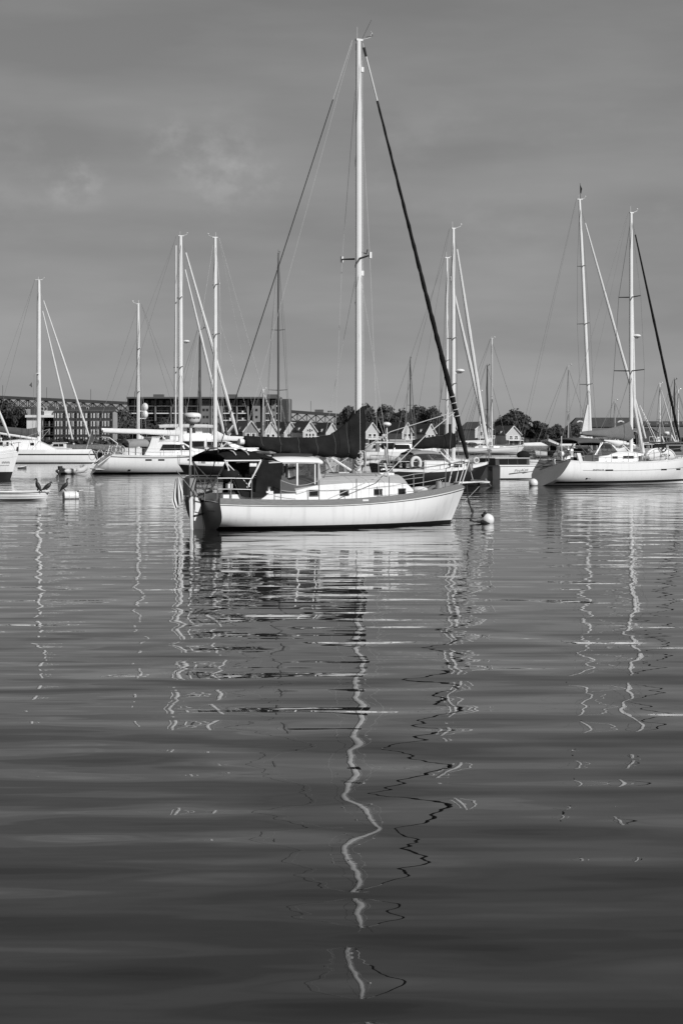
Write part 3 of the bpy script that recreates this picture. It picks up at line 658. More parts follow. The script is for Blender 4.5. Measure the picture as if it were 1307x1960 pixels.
def big_roof(px0, px1, ytop, yeave, D, label, ovals, name='waterfront_inn'):
    s = FP / D; X = lambda px: (px - CX) / s; Z = lambda y: zat(y, D)
    r = empty(name, (X((px0 + px1) / 2), D, 1.5), 0, label, 'building'); o = Vector((-X((px0 + px1) / 2), 0, -1.5)); a, b = X(px0), X(px1); ze, zt = Z(yeave), Z(ytop)
    BX('wall', Vector(((a + b) / 2, 8, (ze + 1.5) / 2)) + o, (b - a, 16, ze - 1.5), WGREY, r)
    m = MB(); q = 3.5; m.add([Vector(p) + o for p in ((a - .5, -.6, ze), (b + .5, -.6, ze), (b - q * .3, 6, zt), (a + q, 6, zt), (b + .5, 16.5, ze), (a - .5, 16.5, ze), (b - q * .3, 10, zt), (a + q, 10, zt))], [(0, 1, 2, 3), (3, 2, 6, 7), (7, 6, 4, 5), (1, 4, 6, 2), (0, 3, 7, 5), (0, 5, 4, 1)]); m.build('roof', ROOFM, r, smooth=False)
    n = int((b - a) / 4.2)
    for k in range(n):
        x = lerp(a, b, (k + .5) / n)
        for z in [zz for zz in (3.4, 6.6, 9.6) if zz < ze - 1]: win(r, Vector((x, -.08, z)) + o, 1.5, 1.7)
        if ovals == 0: win(r, Vector((x, 2.3, lerp(ze, zt, .35))) + o, .9, .9)
    for px in ((1111, 1189) if ovals else ()):
        d = MB(); d.tube([Vector((X(px), 2.6, Z(812.5))) + o, Vector((X(px), 6, Z(812.5))) + o], 2.0, 14); d = d.build('round_dormer', TRIM, r); MB().tube([Vector((X(px), 2.45, Z(812.5))) + o, Vector((X(px), 2.7, Z(812.5))) + o], 1.35, 14).build('pane', PANE, d)
    return r
big_roof(1091, 1224, 799, 817, 930, 'broad building under a large dark roof with round dormer windows', 1)
big_roof(1217, 1420, 806, 815, 960, 'long low building with rows of small windows at the marina', 0, 'marina_building')
# brick boathouse and a pale hut low on the waterfront
def hut(px, D, w, h, dp, m, label, yaw=15):
    s = FP / D; r = empty('boathouse', ((px - CX) / s, D, 1.4), R(yaw), label, 'building'); MB().loft([[Vector((x, y, z)) for x, z in ((-w / 2, 0), (w / 2, 0), (w / 2, h * .65), (0, h), (-w / 2, h * .65))] for y in (0, dp)], True, True).build('wall', m, r, smooth=False)
    for sd in (-1, 1): MB().add([(0, -.3, h + .2), (sd * (w / 2 + .3), -.3, h * .62), (sd * (w / 2 + .3), dp + .3, h * .62), (0, dp + .3, h + .2), (0, -.3, h + .04), (sd * (w / 2 + .3), -.3, h * .58), (sd * (w / 2 + .3), dp + .3, h * .58), (0, dp + .3, h + .04)], [(0, 1, 2, 3), (4, 5, 6, 7), (0, 1, 5, 4), (1, 2, 6, 5), (2, 3, 7, 6), (3, 0, 4, 7)]).build('roof', ROOF2, r, smooth=False)
    win(r, (0, -.08, h * .35), w * .25, h * .25)
hut(1247, 864, 9, 7, 8, WDARK, 'dark boathouse with one white framed window on the marina front')
hut(1122, 868, 7, 5, 6, WPALE, 'pale hut on the waterfront under the large dark roof', -10)
hut(675, 866, 6, 4, 6, WPALE, 'pale low hut on the waterfront behind the large sloop mast', 10)

# ------------------------------------------------------------------ the large white sloop
def main_sloop():
    D = 66.0; th = 31.0; c, s = math.cos(R(th)), math.sin(R(th)); Xm = (686 - CX) / FP * D
    r = empty('sloop', (Xm, D, 0), R(th), 'large white sloop with black mainsail cover and dark furled headsail', 'sailboat')
    def P(px, py, yl=0.0):        # the point on the boat's fore-and-aft plane y = yl that is seen at a photo pixel
        k = (px - CX) / FP; x = (k * (D + yl * c) - Xm + yl * s) / (c - k * s); Y = D + x * s + yl * c
        return Vector((x, yl, CAMH - (py - HY) / FP * Y))
    h = Hull(-5.8, 4.28, 3.3, (.86, .77, 1.24), .62, .18, .74, tm=.46, p=2.15, draft=.6, sd=.16, kk=4.2)
    h.build(r, [BLACKP, BLACKP, GELB, STRIPE], zb=.05, boot=.10, stripe=(.895, .925), transom=SHADE_T, deck=DECK, rail=TEAK, railh=.15, railw=.09, n=44)
    # thin white gunwale under the teak
    st = [(-3.05, 1.06, .78, 1.42), (-2.2, 1.10, .78, 1.60), (-1.0, 1.10, .80, 1.66), (.4, 1.0, .85, 1.66), (1.45, .78, .9, 1.60), (1.78, .62, .95, 1.30)]
    cr0 = []; ct0 = []
    for (x, w, zb, zt) in st:
        ze = zt - .24 * min(1, (zt - zb) / .6); a_ = zt + .06 - ze
        cr0.append([Vector((x, u * w, z)) for u, z in ((-1, zb), (-.965, ze - .02), (-.945, ze), (0, ze + a_ * .9), (.945, ze), (.965, ze - .02), (1, zb))])
        ct0.append([Vector((x, u * w, ze + .012 + a_ * f)) for u, f in ((-.945, 0), (-.8, .3), (-.55, .66), (-.28, .91), (0, 1), (.28, .91), (.55, .66), (.8, .3), (.945, 0))] + [Vector((x, .9 * w, ze - .05)), Vector((x, -.9 * w, ze - .05))])
    cb = MB().loft(cr0, True, True).build('cabin', GEL, r, ang=42); MB().loft(ct0[:-1], True, True).build('cabin_top', NONSKID, cb, ang=50)
    for px in (600, 658, 725, 773):
        x = P(px, 940, -1.05 if px < 740 else -.95).x; window(cb, st, x - .15, x + .15, 1.03, 1.19, PORT, DGREY, name='port_light')
    # cabin top: pale non-slip skin, handrails, hatch
    for sd in (-1, 1):
        T('handrail', [(-1.7, sd * .62, 1.58), (-1.65, sd * .62, 1.70), (.3, sd * .56, 1.71), (.4, sd * .56, 1.60)], .02, TEAK, cb)
    hb = MB(); hb.box((.95, 0, 1.68), (.55, .55, .09)); hb.build('fore_hatch', GEL, cb, smooth=False)
    hb = MB(); hb.ball((2.25, -.25, 1.16), .28, 12, 6, (1, 1, .35)); hb.build('cushion', CANVW, r)
    T('boat_hook', [(.62, -.62, 2.05), (.80, -.60, 1.64)], .035, PLAST, cb)
    # cockpit coamings and seats
    for sd in (-1, 1):
        BX('coaming', (-4.35, sd * 1.08, .96), (2.6, .16, .30), GEL, r)
        BX('winch_base', (-4.0, sd * 1.08, 1.15), (.25, .2, .1), GEL, r); w = MB(); w.tube([(-4.0, sd * 1.08, 1.18), (-4.0, sd * 1.08, 1.28), (-4.0, sd * 1.08, 1.34)], [.09, .065, .08], 10); w.build('winch', STEEL, r)
    # hard dodger: white roof on a framed windscreen
    z1 = 2.07
    rg = []
    for i in range(9):
        q = i / 8; x = lerp(-4.0, -1.95, q); hw = 1.12 * (1 - .10 * q ** 4); e = .10 * math.sin(math.pi * (.15 + .85 * q) * .9)
        up = [(-1, 0), (-.97, .05), (-.7, .15), (-.35, .20), (0, .22), (.35, .20), (.7, .15), (.97, .05), (1, 0)]
        rg.append([Vector((x, a * hw, z1 + b + .5 * e)) for a, b in up] + [Vector((x, a * hw * .97, z1 + b - .05 + .5 * e)) for a, b in up[::-1]])
    rf = MB().loft(rg, True, True).build('dodger_roof', GEL, r, ang=60)
    for y0 in (-.62, -.1): MB().tube([(-3.6, y0, z1 + .26), (-2.9, y0, z1 + .285), (-2.15, y0, z1 + .26)], [.05, .05, .05], 6, sq=1.4).build('dark_strip', STRIPE, rf)
    zs, zt2 = 1.36, 2.08
    for sd in (-1, 1):
        BX('windscreen_post', (-2.95, sd * 1.06, (zs + zt2) / 2), (.06, .05, zt2 - zs), GEL, r); BX('windscreen_post', (-2.14, sd * 1.03, (zs + zt2) / 2), (.07, .06, zt2 - zs), ALUG, r)
        BX('windscreen_post', (-2.28, sd * 1.035, (zs + zt2) / 2), (.04, .05, zt2 - zs - .08), GEL, r)
        MB().add([(-2.93, sd * 1.06, zs), (-2.16, sd * 1.035, zs), (-2.16, sd * 1.035, zt2), (-2.93, sd * 1.06, zt2)], [(0, 1, 2, 3)]).build('side_glass', VINYL, r, smooth=False)
    for k in range(3):
        ya, yb = lerp(-1, 1, k / 3), lerp(-1, 1, (k + 1) / 3)
        MB().add([(-2.06, ya + .03, 1.6), (-2.06, yb - .03, 1.6), (-2.12, yb - .03, zt2), (-2.12, ya + .03, zt2)], [(0, 1, 2, 3)]).build('front_glass', VINYL, r, smooth=False); T('windscreen_post', [(-2.05, ya, 1.58), (-2.12, ya, zt2)], .03, GEL, r, 4)
    # black canvas between dodger and bimini, side curtains
    for sd in (-1, 1):
        MB().add([(-4.5, sd * 1.12, 1.0), (-3.6, sd * 1.12, 1.0), (-3.5, sd * 1.11, 2.1), (-4.4, sd * 1.11, 2.2), (-4.5, sd * 1.08, 1.0), (-3.6, sd * 1.08, 1.0), (-3.5, sd * 1.07, 2.1), (-4.4, sd * 1.07, 2.2)], [(0, 1, 2, 3), (4, 5, 6, 7), (0, 1, 5, 4), (1, 2, 6, 5), (2, 3, 7, 6), (3, 0, 4, 7)]).build('side_curtain', CANV, r, smooth=False)
        MB().add([(-3.72, sd * 1.115, 1.02), (-2.98, sd * 1.09, 1.10), (-3.1, sd * 1.08, 1.42), (-3.45, sd * 1.09, 1.68), (-3.68, sd * 1.10, 1.72), (-3.72, sd * 1.085, 1.02), (-2.98, sd * 1.06, 1.10), (-3.1, sd * 1.05, 1.42), (-3.45, sd * 1.06, 1.68), (-3.68, sd * 1.07, 1.72)], [(0, 1, 2, 3, 4), (5, 6, 7, 8, 9), (0, 1, 6, 5), (1, 2, 7, 6), (2, 3, 8, 7), (3, 4, 9, 8), (4, 0, 5, 9)]).build('weather_cloth', CANVG, r, smooth=False)
    q = []
    for x, z, cr in ((-4.45, 2.30, .24), (-4.0, 2.24, .2), (-3.5, 2.10, .22)):
        q.append([Vector((x, a * 1.12, z + cr * (1 - a * a))) for a in (-1, -.6, 0, .6, 1)] + [Vector((x, a * 1.10, z + cr * (1 - a * a) - .03)) for a in (1, .6, 0, -.6, -1)])
    MB().loft(q, True, True).build('connector_canvas', CANV, r, ang=60)
    bm_ = canopy(r, -5.6, -4.3, 1.15, 2.26, .20, CANV, 'bimini', lip=.10)
    for sd in (-1, 1):
        for x0, x1, zz in ((-5.6, -5.3, 2.2), (-4.3, -5.0, 2.2)): T('bimini_frame', [(x0, sd * 1.14, zz), (lerp(x0, -5.0, .95), sd * 1.2, 1.02)], .019, WTUBE, r)
        T('bimini_frame', [(-5.6, sd * 1.15, 2.17), (-4.3, sd * 1.15, 2.17)], .024, WTUBE, r); T('bimini_frame', [(-5.6, sd * 1.15, 2.17), (-4.72, sd * 1.18, 1.35)], .017, WTUBE, r); T('bimini_frame', [(-5.5, sd * 1.15, 2.15), (-5.45, sd * 1.18, 1.6)], .016, WTUBE, r)
        T('bimini_frame', [(-4.3, sd * 1.15, 2.17), (-4.42, sd * 1.16, 1.95), (-5.02, sd * 1.18, 1.02)], .024, WTUBE, r)
    for k, y in enumerate((-.55, .35)):
        sp = MB(); sp.box((-4.95, y, 2.56), (1.45, .62, .035)); sp = sp.build('solar_panel', PLAST, bm_, smooth=False); BX('cells', (-4.95, y, 2.581), (1.38, .56, .006), PORT, sp)
        for x in (-5.5, -4.5): T('panel_foot', [(x, y, 2.40), (x, y, 2.56)], .02, STEEL, sp)
    for x in (-5.2, -4.75): T('bimini_bow', [(x, a * 1.16, 2.29 + .215 * (1 - a * a) ** .6 + .06) for a in (-1, -.85, -.5, 0, .5, .85, 1)], .018, WTUBE, bm_)
    # stern: pushpit, cushions, box, radar pole, flag, rudder
    for z, rr_ in ((1.62, .02), (1.28, .015)):
        T('pushpit_rail', [(-4.75, -1.36, z - .02), (-5.4, -1.24, z), (-5.82, -1.12, z), (-5.95, -.6, z), (-5.97, .6, z), (-5.82, 1.12, z), (-4.75, 1.36, z - .02)], rr_, STEEL, r)
    for (x, y) in ((-4.75, -1.36), (-5.4, -1.22), (-5.82, -1.1), (-5.95, -.5), (-5.95, .5), (-5.82, 1.1), (-4.75, 1.36)): T('pushpit_leg', [(x, y, .9), (x, y, 1.62)], .018, STEEL, r)
    ca = MB(); ca.ball((-5.35, -1.05, 1.72), .27, 14, 10, (1.25, .7, .8)); ca.build('outboard_cover', CANV, r)
    T('outboard_bracket', [(-5.38, -1.08, 1.5), (-5.4, -1.12, 1.0)], .05, GREYP, r); BX('outboard_clamp', (-5.42, -1.12, 1.38), (.16, .16, .14), PLAST, r)
    lc = []     # L-shaped black seat back
    for x, z in ((-5.2, 1.62), (-5.05, 1.3), (-4.92, 1.08), (-4.6, 1.02), (-4.2, 1.02)): lc.append([Vector((x - .12, y, z - .02)) for y in (-1.28, -.9)] + [Vector((x + .12, y, z + .12)) for y in (-.9, -1.28)])
    MB().loft(lc, True, True).build('seat_cushion', CANV, r)
    BX('stern_locker', (-6.02, .42, 1.33), (.24, .5, .56), GREYP, r)
    pb = P(364, 948, .62); pt = Vector((pb.x + .03, .62, 3.32))
    po = T('radar_pole', [Vector((pb.x, .62, .82)), pt], .042, WTUBE, r, 10)
    ra = MB(); rr_ = []
    for rad, z in ((.05, 0), (.17, .03), (.24, .09), (.275, .20), (.285, .27), (.27, .325), (.20, .36), (.03, .375)):
        rr_.append([pt + Vector((.05 + rad * math.cos(2 * math.pi * k / 24), rad * math.sin(2 * math.pi * k / 24), z)) for k in range(24)])
    ra = ra.loft(rr_, True, True).build('radome', PLAST, po, ang=50)
    # lettering wrapped on the face of the radome that looks at the camera
    word = 'Raymarine'; cw = [.9, .75, .75, 1.15, .75, .55, .4, .8, .75]; tot_ = sum(cw); acc = 0
    for ch, wd in zip(word, cw):
        a = R(-90 - th + 12 + (acc + wd / 2 - tot_ / 2) * 14.5); acc += wd
        n = Vector((math.cos(a), math.sin(a), 0)); tdir = Vector((-math.sin(a), math.cos(a), 0))
        text('letter', ch, .12, LETTER, ra, axes(pt + Vector((.05, 0, .215)) + n * .281, tdir, (0, 0, 1)))
    T('radar_bracket', [pt - Vector((0, 0, .12)), pt + Vector((.05, 0, .02))], [.05, .09], GREYP, po, 8); T('pole_strut', [pt - Vector((0, 0, 1.75)), Vector((-5.45, .3, 1.6))], .015, STEEL, po)
    rd = MB(); x0 = -5.93     # rudder hung on the transom
    outl = [(x0 + .02, .98), (x0 - .22, 1.04), (x0 - .29, .92), (x0 - .25, .2), (x0 - .22, -.5), (x0 + .25, -.5), (x0 + .22, 0)]
    rd.loft([[Vector((a, y, b)) for a, b in outl] for y in (-.045, .045)], True, True); ru = rd.build('rudder', GEL, r, smooth=False)
    MB().tube([(x0 - .23, 0, 1.02), (x0 - .295, 0, .9), (x0 - .255, 0, .2), (x0 - .23, 0, -.3)], .034, 6).build('trailing_edge', GEL, ru)
    T('rudder_post', [(x0 + .04, 0, .98), (x0 + .21, 0, -.2)], .05, STRIPE, ru); T('pintle', [(x0 - .2, -.07, .42), (x0 + .16, -.07, .5)], .03, STRIPE, ru)
    T('tiller_head', [(x0 - .2, 0, 1.02), (x0 + .1, 0, 1.1), (x0 + .5, 0, 1.2)], .04, TEAK, ru)
    # name on the transom, too worn to read: short dark strokes
    for k in range(6):
        t0 = h.pt(0, .62, -1); y = -.28 - k * .085; BX('name_stroke', (-5.79 + .18 * (1 - .62 / .86) - .004, y, .60), (.012, .06, .07 + .02 * (k % 2)), LETTER, r)
    fs = T('flagstaff', [(-5.9, .1, 1.0), (-6.55, .3, 1.85)], .016, TEAK, r)
    fl = MB(); rr_ = []
    for i in range(15):
        q = i / 14; rw = []
        for k in range(14):
            u = k / 13; sw = .06 * math.sin(u * 9 + q * 2.5); wdt = lerp(.10, .30, min(1, q * 1.6)) * (1 - .5 * max(0, q - .75) * 4 * .6)
            rw.append(Vector((-6.5 - (u - .35) * wdt * 1.35 + q * .08, .3 + .5 * sw, 1.66 - q * .74 - .30 * u * (.3 + .7 * q))))
        rr_.append(rw)
    fl.loft(rr_, False, False, 0, [1 if (k // 2) % 2 else 0 for k in range(14)]); fl.build('ensign', [WHITEL, STRIPE], fs, ang=80)
    # rig
    MB().tube([(0, 0, 1.5), (0, 0, 1.8)], [.17, .14], 12).build('mast_step', ALUG, r)
    cfg = dict(z0=1.6, mr=.118, rr=.0065, spr=[(8.82, .88)], mm=MASTM, sm=DGREY, lowers=(-.75, .65), chain=-.1, back=False, jibs=[], wm=WIREL)
    H = 16.05
    mp, mast = rig(r, H, cfg, h, D)
    T('sail_track', [(-.118, 0, 1.9), (-.114, 0, 8), (-.09, 0, H - .1)], .022, DGREY, mast, 4)
    for z in (15.1, 8.35): BX('mast_light', (.11, -.03, z), (.1, .1, .16), PLAST, mast)
    for sd in (-1, 1): BX('spreader_boot', (-.1, sd * .9, 8.87), (.08, .06, .2), PLAST, mast)
    T('deck_light', [(.12, 0, 9.05), (.3, -.02, 9.0), (.34, -.02, 9.15)], .02, STRIPE, mast); T('wind_vane', [(.3, 0, H + .15), (.55, 0, H + .22), (.5, .05, H + .38)], .012, STRIPE, mast); T('whip_aerial', [(.1, 0, H), (.5, 0, H + .75)], .006, STRIPE, mast, 4)
    for (x, z0_, zz) in ((.16, 2.0, 15.6), (.13, 2.2, 15.4), (-.2, 2.2, 15.7)): T('halyard', [(x, -.09, z0_), (x * .75, -.05, zz)], .007, ROPE, r, 5)
    # backstay: pale upper wire, dark insulated length
    a = Vector((-.24, 0, H)); b = Vector((-5.75, 0, 1.0)); d = b - a
    T('backstay', [a, a + d * .135], .008, WIREL, r, 6); T('insulated_backstay', [a + d * .135, b], .0155, STRIPE, r, 6); T('topping_lift', [a - Vector((0, 0, .1)), (-4.3, 0, 2.85)], .005, ROPE, r, 4)
    # headsail furled on the forestay
    a = Vector((.16, 0, H - .05)); b = Vector((4.62, 0, 1.38)); d = b - a
    T('forestay', [a, b], .012, WIREL, r); T('foil', [a + d * .012, a + d * .145], .026, ALU, r, 8); T('halyard_swivel', [a + d * .01, a + d * .03], [.05, .04], STRIPE, r, 8); T('halyard_swivel', [a + d * .128, a + d * .14], .04, STRIPE, r, 8)
    pts = []; rdd = []
    for i in range(70):
        q = lerp(.14, .945, i / 69); pts.append(a + d * q + Vector((0, .006 * math.sin(i * 1.3), 0))); g = .036 + .052 * min(1, (q - .14) / .62)
        rdd.append(g * (1 + .09 * math.sin(i * 1.7) + .05 * math.sin(i * 3.1)) * (1 if q < .9 else 1 - (q - .9) * 9))
    fu = MB().tube(pts, rdd, 10).build('furled_headsail', CANV, r)
    for q in (.80, .815, .83, .845): T('sheet_turn', [a + d * q + Vector((math.cos(t) * .105, math.sin(t) * .105, math.cos(t) * .03)) for t in [k * .7 for k in range(10)]], .016, ROPE, fu, 5)
    MB().tube([a + d * .955, a + d * .958, a + d * .972, a + d * .975], [.06, .11, .11, .06], 12).build('furling_drum', STEEL, r)
    cl_ = a + d * .835
    T('genoa_sheet', [cl_, Vector((1.6, .55, 3.1)), Vector((-.2, 1.35, 1.9)), Vector((-2.3, 1.45, 1.0))], .014, ROPE, r); T('genoa_sheet', [cl_, Vector((2.2, -.75, 3.0)), Vector((.2, -1.5, 1.75)), P(628, 955, -1.55)], .014, ROPE, r)
    # boom with its black cover
    zb0, ln, rise = 2.42, 4.42, .34
    bo = T('boom', [(-.12, 0, zb0), (-ln, 0, zb0 + rise)], .075, ALU, r, 10); T('boom_end', [(-ln + .1, 0, zb0 + rise - .008), (-ln - .06, 0, zb0 + rise + .005)], .10, ALU, bo, 12); T('boom_fitting', [(-ln + .12, 0, zb0 + rise - .16), (-ln + .12, 0, zb0 + rise + .12)], .03, STRIPE, bo)
    rg = []; n = 46
    tab = [(-4.3, zb0 + rise - .16, .36), (-3.6, zb0 + .06, .45), (-2.6, zb0 - .07, .56), (-1.7, zb0 - .13, .62), (-1.1, zb0 - .16, .74), (-.7, zb0 - .18, .98), (-.4, zb0 - .2, 1.28), (-.15, zb0 - .22, 1.56), (.06, zb0 - .22, 1.74), (.17, zb0 - .2, 1.74)]
    rnd = random.Random(4)
    for i in range(n + 1):
        x = lerp(-4.3, .17, i / n); zb_ = interp(tab, x, 1); hh = interp(tab, x, 2); w = .19 if x < -.8 else lerp(.19, .16, (x + .8) / .97)
        if i == 0: w *= .7
        ring = []
        for j, (u, f) in enumerate(((0, 0), (.6, .02), (1, .14), (1.02, .3), (.86, .5), (.62, .72), (.4, .9), (.12, .99), (-.12, .99), (-.4, .9), (-.62, .72), (-.86, .5), (-1.02, .3), (-1, .14), (-.6, .02))):
            wr = .030 * math.sin(x * 6 + f * 7) + .020 * math.sin(x * 13 - f * 9 + j) + .012 * math.sin(x * 29 + f * 5)
            kb = min(1, max(0, (x + .55) / .4)); u = lerp(u, math.copysign(1.0 if f > .05 else abs(u), u), kb) if u else 0
            ring.append(Vector((x, u * w + (wr if abs(u) > .1 else 0), zb_ + f * hh + .02 * math.sin(x * 11) * (f < .1))))
        rg.append(ring)
    scv = MB().loft(rg, True, True).build('sail_cover', CANV, bo, ang=70)
    for i in (6, 13, 20, 27, 34, 39): T('cover_tie', [p + Vector((0, math.copysign(.006, p.y) if abs(p.y) > .01 else 0, 0)) for p in rg[i] + rg[i][:1]], .011, CANVG, scv, 4, cap=False)
    T('vang', [(-1.35, 0, zb0 - .02), (-.18, 0, 1.75)], .04, WTUBE, r); T('mainsheet', [(-1.4, 0, zb0), (-.98, -.05, 1.72)], .022, ROPE, r); T('mainsheet', [(-1.5, 0, zb0), (-.95, .05, 1.72)], .018, ROPE, r); BX('mainsheet_block', (-.95, 0, 1.72), (.2, .3, .08), STRIPE, r)
    T('traveller', [(-1.0, -.02, 1.74), (-.2, -.02, 1.74)], .022, STEEL, r)
    cr_ = MB(); rnd = random.Random(2)
    for k in range(26): 
        z = rnd.uniform(1.78, 2.5); a0 = rnd.uniform(-2.6, -.3); cr_.tube([(.16 * math.cos(a0 + t) , .19 * math.sin(a0 + t) , z - .10 * math.cos(t * 2.2)) for t in (-.7, -.35, 0, .35, .7)], .022, 5)
    for k in range(10):
        y = rnd.uniform(-.2, .1); cr_.tube([(.1, y - .1, 2.45), (.13, y - .12, 2.15), (.1, y - .11, rnd.uniform(1.75, 1.95))], .02, 5)
    cr_.build('coiled_halyards', ROPE, r)
    for (x, y) in ((-.28, -.15), (-.25, .16), (.2, .2)): T('halyard_winch', [(x, y, 1.66), (x, y, 1.84)], [.06, .07], STEEL, r, 8)
    # lifelines, stanchions, pulpit
    xs = [-3.75, -2.42, -1.05, .25, 1.35]
    for sd in (-1, 1):
        tp = []
        for x in xs:
            p = Vector((x, sd * (h.hb(x) - .06), h.sheer(x) + .08)); T('stanchion', [p, p + Vector((0, 0, .70))], .016, STEEL, r); tp.append(p)
        bow = Vector((3.0, sd * (h.hb(3.0) - .05), h.sheer(3.0) + .1))
        pp = tp + [bow]
        for f, sg in ((.68, .10), (.36, .03)):
            pts = []
            for i, (u, v) in enumerate(zip(pp, pp[1:])):
                for k in range(6): q = k / 6; pts.append(lerp(u, v, q) + Vector((0, 0, f - (sg * 1.6 if i == 0 else sg * .3) * math.sin(q * math.pi))))
            pts.append(bow + Vector((0, 0, f))); T('lifeline', pts, .0075, WIREL, r, 5)
        T('pulpit_rail', [bow, bow + Vector((.03, 0, .68)), Vector((4.2, sd * .28, h.sheer_t(1) + .82)), Vector((4.62, 0, h.sheer_t(1) + .80))], .017, STEEL, r); T('pulpit_leg', [Vector((4.0, sd * .2, h.sheer_t(.98) + .1)), Vector((4.25, sd * .26, h.sheer_t(1) + .82))], .02, WTUBE, r); T('pulpit_leg', [Vector((3.8, sd * .3, h.sheer_t(.97) + .1)), Vector((4.05, sd * .36, h.sheer_t(1) + .8))], .017, WTUBE, r)
    # anchor platform with anchor
    pz = h.sheer_t(1) + .10
    for y in (-.13, 0, .13): BX('platform_plank', (4.55, y, pz + .03), (1.25, .11, .05), TRIMW, r)
    T('platform_tube', [(4.0, -.2, pz), (5.1, -.16, pz + .05)], .03, STEEL, r); T('platform_tube', [(4.0, .2, pz), (5.1, .16, pz + .05)], .03, STEEL, r); T('bobstay', [(5.0, 0, pz), (3.95, 0, .45)], .007, WIRE, r)
    an = MB(); an.tube([(4.5, 0, pz + .1), (5.2, 0, pz + .06), (5.35, 0, pz - .12)], [.03, .035, .03], 6); an.add([(5.35, 0, pz - .12), (5.0, -.2, pz - .24), (4.8, 0, pz - .34), (5.0, .2, pz - .24), (5.02, 0, pz - .16)], [(0, 1, 4), (1, 2, 4), (2, 3, 4), (3, 0, 4), (0, 3, 2, 1)]); an.ball((5.12, 0, pz + .1), .07, 8, 5); an.build('anchor', DGREY, r)
    w = MB(); w.tube([(3.2, 0, 1.18), (3.2, 0, 1.42)], [.14, .1], 10); w.box((3.5, .1, 1.3), (.3, .2, .15)); w.build('windlass', GREYP, r)
    BX('registration_plate', (-.75, -(h.hb(-.75) + .018), h.sheer(-.75) + .07), (.22, .008, .06), WHITEL, r)
    return r, h
MASTM = mat('off_white_mast_paint', .69, .35, var=.05, scale=2)
NONSKID = mat('grey_nonskid_deck', .40, .75, var=.08, scale=4, bump=.003, bscale=60)
SHADE_T = mat('transom_shade_tone', .11, .35, var=.1, scale=2)  # shade on the sloop's transom, put into its colour
GREYT = mat('grey_rudder_paint', .34, .45, var=.12, scale=3)
TRIMW = mat('white_painted_plank', .72, .55, var=.06, scale=5)
SLOOP, SH = main_sloop()
# mooring pendant from the bow to its pick-up buoy
def pendant():
    M = SLOOP.matrix_basis if False else Matrix.Translation(SLOOP.location) @ Matrix.Rotation(SLOOP.rotation_euler.z, 4, 'Z')
    bow = M @ Vector((4.22, -.06, SH.sheer_t(1) + .17)); bx = (935 - CX) / FP * 67.5; buoy = Vector((bx, 67.5, 0))
    r = empty('mooring_buoy', buoy, 0, 'white ball buoy with black base floating off the bow of the large sloop', 'buoy')
    m = MB(); m.ball((0, 0, .12), .215, 18, 12); o = m.build('float', PLAST, r); o.rotation_euler = (R(12), R(-18), 0)
    m = MB(); m.ball((-.1, -.06, .02), .2, 14, 8, (1, .9, .72)); m.build('collar', RUB, r)
    MB().tube([(-.12, -.05, .12), (-.2, -.08, .3), (-.14, -.06, .38), (-.08, -.05, .28)], [.07, .08, .05, .04], 8).build('pick_up_handle', RUB, r)
    pts = [bow, bow + Vector((.06, -.05, -.08)), bow + Vector((.09, -.06, -.5)), bow + Vector((.16, -.1, -.8)), bow + Vector((.27, -.12, -1.05)), Vector((bx - .62, 67.45, .10)), Vector((bx - .5, 67.45, .05)), Vector((bx - .3, 67.45, .055)), Vector((bx - .15, 67.46, .06))]
    dense = []
    for a, b in zip(pts, pts[1:]):
        n = max(1, int((b - a).length / .06))
        for k in range(n): dense.append(lerp(a, b, k / n))
    dense.append(pts[-1]); org = dense[len(dense) // 2]
    rd = [(.026 + .026 * max(0, math.sin(i * 1.25)) * (i > 10)) for i in range(len(dense))]
    o = MB().tube([p for p in dense], rd, 7).build('mooring_pendant', DROPE)
    tag(o, 'weedy dark mooring rope hanging from the large sloop bow to its buoy', 'rope')
pendant()

# ------------------------------------------------------------------ the moored fleet
def stripes_box(root, h, xs, z, m, w=.28, hh=.09, name='hull_port'):
    for x in xs:
        p = h.side(x, z); q = h.side(x + w, z); d = (q - p).normalized(); nrm = Vector((d.y, -d.x, 0)); nrm = nrm if nrm.y < 0 else -nrm
        mb = MB(); c = [p + nrm * .012, q + nrm * .012]; pt = h.side(x, z + hh) + nrm * .012; qt = h.side(x + w, z + hh) + nrm * .012
        mb.add([c[0], c[1], qt, pt, c[0] - nrm * .04, c[1] - nrm * .04, qt - nrm * .04, pt - nrm * .04], [(0, 1, 2, 3), (7, 6, 5, 4), (0, 4, 5, 1), (1, 5, 6, 2), (2, 6, 7, 3), (3, 7, 4, 0)]); mb.build(name, m, root, smooth=False)
def mast_z(ytop, D): return zat(ytop, D)

